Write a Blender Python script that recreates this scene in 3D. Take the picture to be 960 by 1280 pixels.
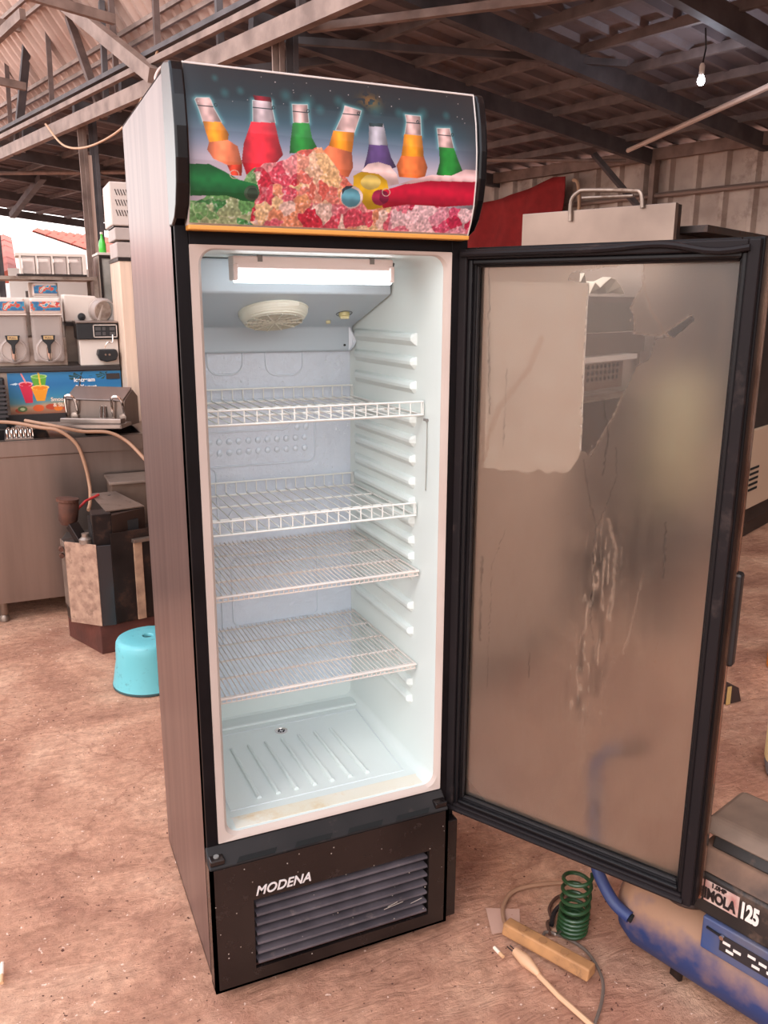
import bpy, bmesh, math, random
import numpy as np
from mathutils import Vector, Matrix, noise
random.seed(7); rng = np.random.default_rng(7)
for o in list(bpy.data.objects): bpy.data.objects.remove(o)
sc = bpy.context.scene
C = sc.collection
PI = math.pi
V = Vector

# ------------------------------------------------------------------ camera
FWD = V((0.39389569, 0.88707967, -0.24069866)); RT = V((0.91436684, -0.40486465, 0.00422915)); UP = V((0.09369879, 0.22175272, 0.97059068))
CAM = V((-0.2968, -1.6014, 1.5116))
cd = bpy.data.cameras.new('camera'); cam = bpy.data.objects.new('camera', cd); C.objects.link(cam)
m = Matrix.Identity(4)
for i in range(3):
    m[i][0] = RT[i]; m[i][1] = UP[i]; m[i][2] = -FWD[i]; m[i][3] = CAM[i]
cam.matrix_world = m
cd.sensor_fit = 'VERTICAL'; cd.sensor_height = 36.0; cd.sensor_width = 27.0
cd.lens = 1051.6 * 36.0 / 1280.0
cd.clip_start = 0.02; cd.clip_end = 300
sc.camera = cam

# ------------------------------------------------------------------ daylight, exposure
SKY_STRENGTH = 3.1
w = bpy.data.worlds.new('overcast_sky'); sc.world = w; w.use_nodes = True
nt = w.node_tree; nt.nodes.clear()
tc = nt.nodes.new('ShaderNodeTexCoord'); sx = nt.nodes.new('ShaderNodeSeparateXYZ'); rp = nt.nodes.new('ShaderNodeValToRGB')
bgn = nt.nodes.new('ShaderNodeBackground'); ow = nt.nodes.new('ShaderNodeOutputWorld')
nt.links.new(tc.outputs['Generated'], sx.inputs[0]); nt.links.new(sx.outputs[2], rp.inputs[0])
rp.color_ramp.elements[0].position = 0.0; rp.color_ramp.elements[0].color = (1.0, .93, .88, 1)
rp.color_ramp.elements[1].position = 0.7; rp.color_ramp.elements[1].color = (.80, .86, 1.0, 1)
nt.links.new(rp.outputs[0], bgn.inputs[0]); bgn.inputs[1].default_value = SKY_STRENGTH
nt.links.new(bgn.outputs[0], ow.inputs[0])
sc.view_settings.view_transform = 'Standard'; sc.view_settings.look = 'None'
sc.view_settings.gamma = 1.0; sc.view_settings.use_curve_mapping = False
sc.view_settings.exposure = 0.0
sd = bpy.data.lights.new('sun', 'SUN'); sd.energy = 1.15; sd.angle = math.radians(18); sd.color = (1, .90, .82)
so = bpy.data.objects.new('sun', sd); C.objects.link(so)
so.rotation_euler = V((0.55, 0.45, -0.62)).to_track_quat('-Z', 'Y').to_euler()   # hazy daylight coming in over the yard behind the camera

# ------------------------------------------------------------------ helpers
def lin(c):
    out = []
    for v in c[:3]:
        v = v / 255.0
        out.append(v / 12.92 if v <= 0.04045 else ((v + 0.055) / 1.055) ** 2.4)
    return (out[0], out[1], out[2], 1.0)

MATS = {}
def mat(name, rgb, rough=0.6, metal=0.0, var=0.0, vscale=8.0, bump=0.0, bscale=60.0, stretch=(1, 1, 1), rgb2=None, emit=None, estr=0.0, coat=0.0, spec=0.5, dirt=None, dscale=6.0, damt=0.5):
    if name in MATS: return MATS[name]
    M = bpy.data.materials.new(name); M.use_nodes = True; MATS[name] = M
    n = M.node_tree; b = n.nodes['Principled BSDF']
    col = lin(rgb)
    b.inputs['Base Color'].default_value = col; b.inputs['Roughness'].default_value = rough; b.inputs['Metallic'].default_value = metal
    b.inputs['Specular IOR Level'].default_value = spec; b.inputs['Coat Weight'].default_value = coat
    if emit: b.inputs['Emission Color'].default_value = lin(emit); b.inputs['Emission Strength'].default_value = estr
    if var or bump or dirt or rgb2:
        t = n.nodes.new('ShaderNodeTexCoord'); mp = n.nodes.new('ShaderNodeMapping'); mp.inputs['Scale'].default_value = stretch
        n.links.new(t.outputs['Object'], mp.inputs[0])
    if var or rgb2:
        no = n.nodes.new('ShaderNodeTexNoise'); no.inputs['Scale'].default_value = vscale; no.inputs['Detail'].default_value = 6
        n.links.new(mp.outputs[0], no.inputs[0])
        r = n.nodes.new('ShaderNodeValToRGB'); n.links.new(no.outputs[0], r.inputs[0])
        c2 = lin(rgb2) if rgb2 else tuple(min(1, x * (1 + var)) for x in col[:3]) + (1,)
        c1 = col if rgb2 else tuple(x * (1 - var) for x in col[:3]) + (1,)
        r.color_ramp.elements[0].position = .35; r.color_ramp.elements[0].color = c1
        r.color_ramp.elements[1].position = .68; r.color_ramp.elements[1].color = c2
        src = r.outputs[0]
        if dirt:
            nd = n.nodes.new('ShaderNodeTexNoise'); nd.inputs['Scale'].default_value = dscale; nd.inputs['Detail'].default_value = 8; nd.inputs['Roughness'].default_value = .7
            n.links.new(t.outputs['Object'], nd.inputs[0])
            rd = n.nodes.new('ShaderNodeValToRGB'); n.links.new(nd.outputs[0], rd.inputs[0])
            rd.color_ramp.elements[0].position = .62 - damt * .3; rd.color_ramp.elements[1].position = .80 - damt * .2
            mx = n.nodes.new('ShaderNodeMixRGB'); n.links.new(rd.outputs[0], mx.inputs[0]); n.links.new(src, mx.inputs[1]); mx.inputs[2].default_value = lin(dirt)
            src = mx.outputs[0]
            inv = n.nodes.new('ShaderNodeMath'); inv.operation = 'MULTIPLY_ADD'; n.links.new(rd.outputs[0], inv.inputs[0]); inv.inputs[1].default_value = max(0, .75 - rough); inv.inputs[2].default_value = rough
            n.links.new(inv.outputs[0], b.inputs['Roughness'])
        n.links.new(src, b.inputs['Base Color'])
    if bump:
        nb = n.nodes.new('ShaderNodeTexNoise'); nb.inputs['Scale'].default_value = bscale; nb.inputs['Detail'].default_value = 5
        n.links.new(mp.outputs[0], nb.inputs[0])
        bp = n.nodes.new('ShaderNodeBump'); bp.inputs['Strength'].default_value = bump; bp.inputs['Distance'].default_value = .01
        n.links.new(nb.outputs[0], bp.inputs['Height']); n.links.new(bp.outputs[0], b.inputs['Normal'])
    return M

class MB:
    """collects shapes in world coordinates; build() links them as ONE mesh object"""
    def __init__(s): s.v = []; s.f = []
    def add(s, vs, fs):
        k = len(s.v); s.v += [tuple(v) for v in vs]; s.f += [tuple(k + i for i in f) for f in fs]; return s
    def hexa(s, P):      # 8 points: bottom 4 ccw, top 4 ccw
        return s.add(P, [(3, 2, 1, 0), (4, 5, 6, 7), (0, 1, 5, 4), (1, 2, 6, 5), (2, 3, 7, 6), (3, 0, 4, 7)])
    def box(s, x0, x1, y0, y1, z0, z1, X=None):
        P = [(x0, y0, z0), (x1, y0, z0), (x1, y1, z0), (x0, y1, z0), (x0, y0, z1), (x1, y0, z1), (x1, y1, z1), (x0, y1, z1)]
        if X is not None: P = [X @ V(p) for p in P]
        return s.hexa(P)
    def beam(s, a, b, w, h, up=(0, 0, 1)):
        a = V(a); b = V(b); d = (b - a).normalized(); u = V(up)
        if abs(d.dot(u)) > .98: u = V((1, 0, 0))
        r = d.cross(u).normalized(); u = r.cross(d).normalized()
        P = [a - r * w / 2 - u * h / 2, a + r * w / 2 - u * h / 2, b + r * w / 2 - u * h / 2, b - r * w / 2 - u * h / 2,
             a - r * w / 2 + u * h / 2, a + r * w / 2 + u * h / 2, b + r * w / 2 + u * h / 2, b - r * w / 2 + u * h / 2]
        return s.hexa(P)
    def tube(s, pts, r, n=8, closed=False, cap=True):
        pts = [V(p) for p in pts]; N = len(pts)
        rs = r if isinstance(r, (list, tuple)) else [r] * N
        vs = []; prev = None
        for i, p in enumerate(pts):
            if closed: d = pts[(i + 1) % N] - pts[i - 1]
            else: d = pts[min(i + 1, N - 1)] - pts[max(i - 1, 0)]
            d.normalize()
            if prev is None:
                u = V((0, 0, 1)) if abs(d.z) < .9 else V((1, 0, 0))
                u = (u - d * u.dot(d)).normalized()
            else:
                u = prev - d * prev.dot(d)
                u = u.normalized() if u.length > 1e-6 else V((0, 0, 1))
            prev = u; q = d.cross(u)
            for k in range(n):
                a = 2 * PI * k / n
                vs.append(p + (u * math.cos(a) + q * math.sin(a)) * rs[i])
        fs = []
        for i in range(N if closed else N - 1):
            j = (i + 1) % N
            for k in range(n):
                l = (k + 1) % n
                fs.append((i * n + k, i * n + l, j * n + l, j * n + k))
        if cap and not closed: fs += [tuple(reversed(range(n))), tuple((N - 1) * n + k for k in range(n))]
        return s.add(vs, fs)
    def lathe(s, prof, c, axis=(0, 0, 1), n=24, cap=True):
        ax = V(axis).normalized(); u = V((1, 0, 0)) if abs(ax.x) < .9 else V((0, 1, 0))
        u = (u - ax * u.dot(ax)).normalized(); q = ax.cross(u); c = V(c); vs = []
        for r, h in prof:
            for k in range(n):
                a = 2 * PI * k / n; vs.append(c + ax * h + (u * math.cos(a) + q * math.sin(a)) * max(r, 1e-5))
        fs = []
        for i in range(len(prof) - 1):
            for k in range(n):
                l = (k + 1) % n; fs.append((i * n + k, i * n + l, (i + 1) * n + l, (i + 1) * n + k))
        if cap: fs += [tuple(reversed(range(n))), tuple((len(prof) - 1) * n + k for k in range(n))]
        return s.add(vs, fs)
    def prism(s, poly, d, o=(0, 0, 0)):   # poly: 3D points, extruded by vector d
        d = V(d); o = V(o); P = [V(p) + o for p in poly]; n = len(P)
        s.add(P + [p + d for p in P], [tuple(reversed(range(n))), tuple(n + i for i in range(n))] + [(i, (i + 1) % n, n + (i + 1) % n, n + i) for i in range(n)])
        return s
    def build(s, name, M, parent=None, smooth=False, bevel=0, segs=2, shade_angle=None):
        me = bpy.data.meshes.new(name)
        off = parent_loc(parent)
        me.from_pydata([(v[0] - off[0], v[1] - off[1], v[2] - off[2]) for v in s.v], [], s.f); me.update()
        bm = bmesh.new(); bm.from_mesh(me); bmesh.ops.recalc_face_normals(bm, faces=bm.faces); bm.to_mesh(me); bm.free()
        if M: me.materials.append(M)
        o = bpy.data.objects.new(name, me); C.objects.link(o); o.parent = parent
        if smooth:
            me.polygons.foreach_set('use_smooth', [True] * len(me.polygons))
            try: me.set_sharp_from_angle(angle=math.radians(40))
            except Exception: pass
        if bevel:
            b = o.modifiers.new('bevel', 'BEVEL'); b.width = bevel; b.segments = segs; b.limit_method = 'ANGLE'; b.angle_limit = math.radians(40)
        return o
def parent_loc(p):
    l = V((0, 0, 0))
    while p is not None: l = l + p.location; p = p.parent
    return l
def thing(name, label, cat, loc=(0, 0, 0), group=None, kind=None):
    o = bpy.data.objects.new(name, None); C.objects.link(o); o.location = loc; o.empty_display_size = .1
    return tag(o, label, cat, group, kind)
def tag(o, label, cat, group=None, kind=None):
    if label: o['label'] = label
    if cat: o['category'] = cat
    if group: o['group'] = group
    if kind: o['kind'] = kind
    return o
def linked(name, me, parent, loc=(0, 0, 0), rot=None):   # one more piece sharing mesh data
    o = bpy.data.objects.new(name, me); C.objects.link(o); o.parent = parent; o.location = loc
    if rot is not None: o.rotation_euler = rot
    return o
def arc(c, r, a0, a1, n, ux, uy):
    c = V(c); ux = V(ux); uy = V(uy)
    return [c + ux * (r * math.cos(a0 + (a1 - a0) * i / n)) + uy * (r * math.sin(a0 + (a1 - a0) * i / n)) for i in range(n + 1)]
def smooth_path(pts, per=6):
    P = [V(p) for p in pts]; P = [P[0]] + P + [P[-1]]; out = []
    for i in range(1, len(P) - 2):
        for k in range(per):
            t = k / per; a, b, c, d = P[i - 1], P[i], P[i + 1], P[i + 2]
            out.append(.5 * ((2 * b) + (c - a) * t + (2 * a - 5 * b + 4 * c - d) * t * t + (3 * b - a - 3 * c + d) * t ** 3))
    return out + [P[-2]]
def text_mesh(name, txt, size, M, parent, origin, xdir, updir, shear=0, ext=.0006, spacing=1.0, bold=0.0, xscale=1.0):
    cu = bpy.data.curves.new(name, 'FONT'); cu.body = txt; cu.size = size; cu.extrude = ext; cu.shear = shear; cu.space_character = spacing; cu.offset = bold
    t = bpy.data.objects.new(name + '_src', cu); C.objects.link(t)
    dg = bpy.context.evaluated_depsgraph_get(); me = bpy.data.meshes.new_from_object(t.evaluated_get(dg)); bpy.data.objects.remove(t)
    x = V(xdir).normalized(); u = V(updir).normalized(); nrm = x.cross(u).normalized(); off = parent_loc(parent); o0 = V(origin) - off
    for v in me.vertices:
        c = v.co.copy(); v.co = o0 + x * (c.x * xscale) + u * c.y + nrm * c.z
    me.materials.clear(); me.materials.append(M)
    o = bpy.data.objects.new(name, me); C.objects.link(o); o.parent = parent
    return o
def attr_mat(name, rough=.4, coat=.0, attr='paint', spec=.5):
    M = bpy.data.materials.new(name); M.use_nodes = True; n = M.node_tree; b = n.nodes['Principled BSDF']
    a = n.nodes.new('ShaderNodeAttribute'); a.attribute_name = attr; n.links.new(a.outputs['Color'], b.inputs['Base Color'])
    b.inputs['Roughness'].default_value = rough; b.inputs['Coat Weight'].default_value = coat; b.inputs['Specular IOR Level'].default_value = spec
    return M

# building frame: AX runs along the shed, BX across it towards the corrugated wall
TH = math.radians(15.3); AX = V((-math.sin(TH), math.cos(TH), 0)); BX = V((math.cos(TH), math.sin(TH), 0))
def AB(a, b, z): return AX * a + BX * b + V((0, 0, z))
def roof_z(b): return 3.62 - .08 * (b - 2.82)

# ------------------------------------------------------------------ shared materials
steel = mat('brushed_steel', (146, 132, 124), .30, .92, var=.09, vscale=2, stretch=(9, 1, .6), bump=.02, bscale=12)
steel_dull = mat('dull_steel', (150, 132, 120), .45, .8, var=.22, vscale=4, stretch=(1, 1, 3), bump=.08, bscale=20, dirt=(96, 68, 52), damt=.3)
steel_white = mat('pale_sheet', (214, 198, 186), .5, .1, var=.05, vscale=3)
dark_metal = mat('dark_sheet', (52, 44, 42), .35, .7, var=.3, vscale=6, dirt=(104, 72, 56), damt=.25)
black = mat('black_plastic', (22, 21, 23), .42, var=.2, vscale=20)
black_gloss = mat('black_gloss', (11, 10, 13), .2, spec=.35)
rusty = mat('rusty_iron', (96, 56, 40), .75, .2, rgb2=(58, 36, 28), vscale=14, bump=.3, bscale=40)
rust_base = mat('brown_painted_iron', (84, 40, 30), .6, var=.3, vscale=8, bump=.15)
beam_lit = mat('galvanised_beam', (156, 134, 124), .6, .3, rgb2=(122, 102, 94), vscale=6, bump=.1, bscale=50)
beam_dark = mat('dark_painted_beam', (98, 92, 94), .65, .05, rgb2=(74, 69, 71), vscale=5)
rubber_tan = mat('tan_rubber', (158, 118, 92), .6)
chrome = mat('chrome', (225, 215, 208), .12, 1.0)
white_plastic = mat('white_plastic', (222, 224, 218), .35)

# ------------------------------------------------------------------ floor
def floor_mesh():
    def axis(lo, hi, flo, fhi, st):
        a = list(np.arange(flo, fhi + 1e-6, st)); s_ = st; x = flo
        while x > lo: s_ *= 1.35; x -= s_; a.insert(0, x)
        s_ = st; x = fhi
        while x < hi: s_ *= 1.35; x += s_; a.append(x)
        return a
    xs = axis(-45, 60, -1.6, 3.6, .03); ys = axis(-40, 80, -1.5, 4.2, .03)
    vs = []
    for y in ys:
        for x in xs:
            p = V((x, y, 0))
            h = noise.noise(p * 1.3) * .010 + noise.noise(p * 5) * .006 + abs(noise.noise(V((x * 9 + y * 4, y * 22 - x * 9, 0)))) * .0035
            h += noise.noise(p * 17) * .0018
            # flattened where the appliances stand
            for cx, cy, rx, ry in ((.3, .28, .45, .42), (.12, 1.7, .25, .25)):
                d = max(abs(x - cx) / rx, abs(y - cy) / ry); h *= min(1, max(0, (d - .8) * 2))
            vs.append((x, y, min(.004, h) - .004))
    nx = len(xs)
    fs = [(j * nx + i, j * nx + i + 1, (j + 1) * nx + i + 1, (j + 1) * nx + i) for j in range(len(ys) - 1) for i in range(nx - 1)]
    me = bpy.data.meshes.new('floor'); me.from_pydata(vs, [], fs); me.polygons.foreach_set('use_smooth', [True] * len(fs)); return me
def floor_material():
    M = bpy.data.materials.new('dirty_concrete'); M.use_nodes = True; n = M.node_tree; L = n.links; b = n.nodes['Principled BSDF']
    t = n.nodes.new('ShaderNodeTexCoord')
    def noi(scale, det=6, rough=.6, rot=0, st=(1, 1, 1), dist=0):
        mp = n.nodes.new('ShaderNodeMapping'); mp.inputs['Scale'].default_value = st; mp.inputs['Rotation'].default_value = (0, 0, rot)
        L.new(t.outputs['Object'], mp.inputs[0]); x = n.nodes.new('ShaderNodeTexNoise'); x.inputs['Scale'].default_value = scale; x.inputs['Detail'].default_value = det; x.inputs['Roughness'].default_value = rough; x.inputs['Distortion'].default_value = dist
        L.new(mp.outputs[0], x.inputs[0]); return x.outputs[0]
    def ramp(s, stops):
        r = n.nodes.new('ShaderNodeValToRGB'); L.new(s, r.inputs[0]); e = r.color_ramp.elements
        e[0].position, e[0].color = stops[0][0], stops[0][1]; e[1].position, e[1].color = stops[-1][0], stops[-1][1]
        for p_, c_ in stops[1:-1]: q = e.new(p_); q.color = c_
        return r.outputs[0]
    def mix(f, a, c, typ='MIX'):
        x = n.nodes.new('ShaderNodeMixRGB'); x.blend_type = typ
        if isinstance(f, float): x.inputs[0].default_value = f
        else: L.new(f, x.inputs[0])
        L.new(a, x.inputs[1])
        if isinstance(c, tuple): x.inputs[2].default_value = c
        else: L.new(c, x.inputs[2])
        return x.outputs[0]
    base = ramp(noi(1.6, 8, .62, 0, (1, 1, 1), .6), [(.34, lin((156, 108, 88))), (.5, lin((194, 144, 117))), (.64, lin((218, 172, 143)))])
    fine = ramp(noi(38, 6, .7), [(.3, (.62, .60, .60, 1)), (.62, (1.08, 1.08, 1.08, 1))])
    c = mix(.75, base, fine, 'MULTIPLY')
    streak = ramp(noi(5, 6, .65, .5, (1, 2.6, 1), 2.2), [(.36, (.68, .62, .60, 1)), (.58, (1.06, 1.06, 1.06, 1))])
    c = mix(.5, c, streak, 'MULTIPLY')
    c = mix(ramp(noi(.75, 5, .65), [(.5, (0, 0, 0, 1)), (.72, (1, 1, 1, 1))]), c, lin((138, 84, 68)))
    spots = ramp(noi(90, 2, .5), [(.27, (1, 1, 1, 1)), (.31, (0, 0, 0, 1))])
    c = mix(spots, c, lin((88, 52, 42)))
    lt = ramp(noi(70, 2, .5, .8), [(.71, (0, 0, 0, 1)), (.75, (1, 1, 1, 1))])
    c = mix(lt, c, lin((232, 196, 176)))
    vor = n.nodes.new('ShaderNodeTexVoronoi'); vor.feature = 'DISTANCE_TO_EDGE'; vor.inputs['Scale'].default_value = .8
    mpv = n.nodes.new('ShaderNodeMapping'); L.new(t.outputs['Object'], mpv.inputs[0]); nn = n.nodes.new('ShaderNodeTexNoise'); nn.inputs['Scale'].default_value = 2.5; nn.inputs['Detail'].default_value = 6
    L.new(mpv.outputs[0], nn.inputs[0]); av = n.nodes.new('ShaderNodeMixRGB'); av.inputs[0].default_value = .35; L.new(mpv.outputs[0], av.inputs[1]); L.new(nn.outputs['Color'], av.inputs[2]); L.new(av.outputs[0], vor.inputs['Vector'])
    crack = ramp(vor.outputs['Distance'], [(.0, (.45, .45, .45, 1)), (.004, (0, 0, 0, 1))])
    c = mix(crack, c, lin((140, 92, 74)))
    L.new(c, b.inputs['Base Color']); b.inputs['Roughness'].default_value = .82; b.inputs['Specular IOR Level'].default_value = .25
    add = n.nodes.new('ShaderNodeMath'); add.operation = 'ADD'; L.new(noi(26, 8, .72), add.inputs[0])
    m2 = n.nodes.new('ShaderNodeMath'); m2.operation = 'MULTIPLY_ADD'; L.new(noi(6, 7, .65, .5, (1, 2.8, 1), 2.0), m2.inputs[0]); m2.inputs[1].default_value = 1.3; m2.inputs[2].default_value = 0
    L.new(m2.outputs[0], add.inputs[1])
    bp = n.nodes.new('ShaderNodeBump'); bp.inputs['Strength'].default_value = .75; bp.inputs['Distance'].default_value = .012
    L.new(add.outputs[0], bp.inputs['Height']); L.new(bp.outputs[0], b.inputs['Normal'])
    return M
fl = bpy.data.objects.new('floor', floor_mesh()); fl.data.materials.append(floor_material()); C.objects.link(fl); fl['kind'] = 'structure'

# ------------------------------------------------------------------ ceiling: shallow roof over the shop, steep roof above the girder
tin_dark = mat('roof_tin_underside', (140, 130, 132), .6, .15, rgb2=(106, 98, 102), vscale=1.2, dirt=(122, 92, 78), dscale=2.2, damt=.25)
tin_warm = mat('upper_roof_tin', (226, 200, 188), .55, .2, rgb2=(182, 154, 142), vscale=1.5, dirt=(206, 146, 108), dscale=.8, damt=.1)
tin_wall = mat('wall_tin', (196, 178, 166), .55, .25, rgb2=(160, 142, 132), vscale=2.5, dirt=(140, 120, 110), dscale=4, damt=.3, bump=.2, bscale=10)
def corrugated(p0, along, across, length, width, nrib, h, up, M, name, parent, th=.006):
    """one profiled sheet: flat pans with raised trapezoid ribs, as a thin closed shell"""
    al = V(along).normalized(); ac = V(across).normalized(); u = V(up).normalized(); p0 = V(p0)
    prof = []; step = width / nrib; rw = min(.035, step * .2) if nrib < 5 else .044
    if 'wall' in name: rw = .045
    for i in range(nrib):
        x = i * step
        prof += [(x, 0), (x + step - 2.6 * rw, 0), (x + step - 1.9 * rw, h), (x + step - .9 * rw, h), (x + step - .2 * rw, 0)]
    prof.append((width, 0))
    mb = MB(); n = len(prof); vs = []
    for t in (0, length):
        for x, y in prof: vs.append(p0 + al * t + ac * x + u * y)
        for x, y in prof: vs.append(p0 + al * t + ac * x + u * (y + th))
    fs = []
    for i in range(n - 1):
        fs += [(i, i + 1, 2 * n + i + 1, 2 * n + i), (n + i, 3 * n + i, 3 * n + i + 1, n + i + 1), (i, n + i, n + i + 1, i + 1), (2 * n + i, 2 * n + i + 1, 3 * n + i + 1, 3 * n + i)]
    fs += [(0, 2 * n, 3 * n, n), (n - 1, 2 * n - 1, 4 * n - 1, 3 * n - 1)]
    mb.add(vs, fs); return mb.build(name, M, parent)
ceil = thing('ceiling', None, None, kind='structure')
sl = (BX + V((0, 0, -.08))).normalized()
b0, b1 = 2.93, 8.25; L1 = (b1 - b0) * math.sqrt(1 + .0064)
a = -8.0  # bays behind the camera are unseen, added to shut out sky light
while a < 18.3:
    corrugated(AB(a, b0, roof_z(b0) + .06 + rng.uniform(0, .006)), sl, AX, L1, .80, 3, -.045, (0, 0, 1), tin_dark, 'roof_sheet', ceil); a += .80
ceil2 = thing('ceiling', None, None, kind='structure')
RS = 1.35; upd = (-BX + V((0, 0, RS))).normalized()
a = -8.0; up_n = upd.cross(AX).normalized()  # steep roof also carried on unseen behind the camera, to direct the light
if up_n.z < 0: up_n = -up_n
while a < 18.3:
    corrugated(AB(a, 3.30, 3.80 + rng.uniform(0, .01)), upd, AX, 6.2, .90, 5, -.055, up_n, tin_warm, 'roof_sheet', ceil2); a += .90
# rafters, purlins
rf = thing('roof_frame', None, None, kind='structure')
for a in (-6.5, -4.0, -1.2, .6, 1.9, 3.2, 4.47, 6.9, 8.15, 9.9, 11.4, 13.2, 15.6, 18.2):
    MB().beam(AB(a, 2.86, roof_z(2.86) - .10), AB(a, 8.1, roof_z(8.1) - .10), .07, .15).build('rafter', beam_dark, rf)
for k in range(10):
    b = 3.25 + .6 * k
    if b > 8.0: break
    MB().beam(AB(-1.5, b, roof_z(b) - .005), AB(18.3, b, roof_z(b) - .012), .045, .07).build('purlin', mat('purlin_paint', (130, 120, 118), .6, .1, rgb2=(106, 97, 96)), rf)
for k in range(8):
    b = 3.1 - .42 * k; z = 3.80 + RS * (3.30 - b) - .09
    for db in (0, .07): MB().beam(AB(-8.0, b - db, z + db * RS - .03), AB(18.3, b - db, z + db * RS - .03), .03, .04).build('purlin', beam_lit, rf)
# girder of twin channels with webs up to the steep roof
gd = thing('roof_girder', None, None, kind='structure')
GB = 2.82
MB().beam(AB(-8, GB, 3.36), AB(18.2, GB, 3.36), .07, .13).build('bottom_chord', beam_lit, gd)
MB().beam(AB(-8, GB - .06, 3.52), AB(18.2, GB - .06, 3.52), .05, .05).build('edge_rail', beam_lit, gd)
MB().beam(AB(-8, GB - .02, 3.62), AB(18.2, GB - .02, 3.62), .05, .04).build('edge_rail', beam_dark, gd)
webs = [(10.25, 3.3, 9.21, 4.79, .09), (10.4, 3.36, 10.27, 4.69, .08), (8.83, 3.3, 8.75, 4.68, .08), (7.37, 3.3, 8.23, 4.55, .08), (7.29, 3.3, 7.23, 4.31, .11),
        (6.98, 3.3, 7.01, 4.6, .08), (6.07, 3.34, 6.05, 4.6, .08), (4.95, 3.33, 4.97, 4.3, .07), (3.82, 3.33, 3.86, 4.1, .07), (9.97, 3.3, 9.97, 3.55, .08), (2.4, 3.33, 2.4, 4.0, .07), (12.1, 3.36, 12.6, 5.0, .09)]
for a0, z0, a1, z1, w_ in webs:
    MB().beam(AB(a0, GB + .05, z0), AB(a1, GB + .05, z1), w_, .05).build('web_member', beam_dark if w_ != .08 else mat('grey_web', (112, 92, 86), .6, .3, rgb2=(84, 68, 64)), gd)
MB().beam(AB(5.85, GB - .1, 3.38), AB(8.35, GB - .1, 4.68), .10, .12).build('brace', beam_lit, gd)
MB().beam(AB(10.9, GB - .5, 4.15), AB(8.0, GB - .45, 4.28), .06, .10).build('brace', beam_lit, gd)
for a_, z_ in ((9.2, 4.0), (9.2, 4.6), (6.6, 4.1), (12.5, 4.3)):
    MB().beam(AB(a_, GB - .1, z_ - .12), AB(a_, GB - 1.6, z_ - .02), .06, .08).build('tie_beam', beam_lit, gd)
# low members under the shallow roof
MB().beam(AB(15.5, 4.3, 3.05), AB(12.8, 4.02, 3.42), .10, .10).build('strut', beam_dark, rf)
MB().tube([AB(13.0, 3.4, 3.43), AB(10.9, 4.7, 3.34)], .03, 8).build('tie_rod', beam_lit, rf)
MB().beam(AB(4.5, 2.9, 3.42), AB(3.0, 5.4, 3.36), .05, .05).build('strut', beam_dark, rf)
MB().beam(AB(5.2, 2.9, 3.30), AB(4.5, 3.9, 3.46), .06, .06).build('strut', beam_dark, rf)
MB().beam(AB(3.86, 2.95, 3.35), AB(2.0, 3.99, 3.35), .05, .05).build('tie_rod', beam_lit, rf)
# columns: pairs of channels
for k, a in enumerate((8.1, 4.2, 12.0)):
    cl = thing('trim_%d' % (k + 1), None, None, loc=tuple(AB(a, 2.97, 0)), kind='structure')
    for db in (-.065, .055):
        for dd in (0, .045):
            pass
        mb = MB(); c = AB(a, 2.97 + db, 0)
        mb.beam(c, c + V((0, 0, 3.45)), .012, .08, up=BX); mb.beam(c + BX * .02 - AX * .035, c + BX * .02 - AX * .035 + V((0, 0, 3.45)), .04, .01, up=AX); mb.beam(c + BX * .02 + AX * .035, c + BX * .02 + AX * .035 + V((0, 0, 3.45)), .04, .01, up=AX)
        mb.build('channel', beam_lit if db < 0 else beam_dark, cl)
    if k == 0:
        MB().beam(AB(a, 2.97, 0), AB(a, 2.97, 3.05), .03, .05, up=BX).build('cover_strip', mat('pale_strip', (226, 196, 180), .5), cl)
# ------------------------------------------------------------------ corrugated wall on the right
wr = thing('wall_right', None, None, kind='structure')
WB = 8.08
a = -8.0
while a < 18:
    corrugated(AB(a, WB, 0), (0, 0, 1), AX, 3.22, 1.0, 3, -.055, tuple(BX), tin_wall, 'wall_sheet', wr); a += 1.0
MB().beam(AB(-8, WB - .10, 3.13), AB(18, WB - .10, 3.13), .07, .12).build('wall_plate', beam_lit, wr)
MB().tube([AB(-8, WB - .09, 2.70), AB(18, WB - .09, 2.70)], .028, 8).build('girt', mat('girt_pipe', (150, 132, 124), .45, .5), wr)
for a in (4.42, 9.0, .2, 13.5): MB().beam(AB(a, WB - .09, 0), AB(a, WB - .09, 3.1), .10, .06, up=AX).build('post', beam_lit, wr)
MB().beam(AB(4.78, 7.35, roof_z(7.35) - .14), AB(4.42, WB - .14, 2.45), .07, .05).build('knee_brace', beam_dark, rf)
MB().tube([AB(4.16, 7.11, 3.05), AB(1.5, 5.37, 3.05)], .024, 8).build('tie_rod', mat('pale_pipe', (214, 190, 176), .4, .3), rf)
MB().tube([AB(4.6, 7.7, 3.06), AB(7.6, 5.4, 3.2)], .02, 6).build('tie_rod', beam_lit, rf)

wb = thing('wall_back_added', None, None, kind='structure')     # unseen end wall, added to keep the light coming mainly from the left
b = -1.2
while b < 8.0:
    corrugated(AB(-8.0, b, 0), (0, 0, 1), BX, roof_z(max(b, 2.8)) + .0, 1.0, 3, .055, tuple(AX), tin_wall, 'wall_sheet', wb); b += 1.0

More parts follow.
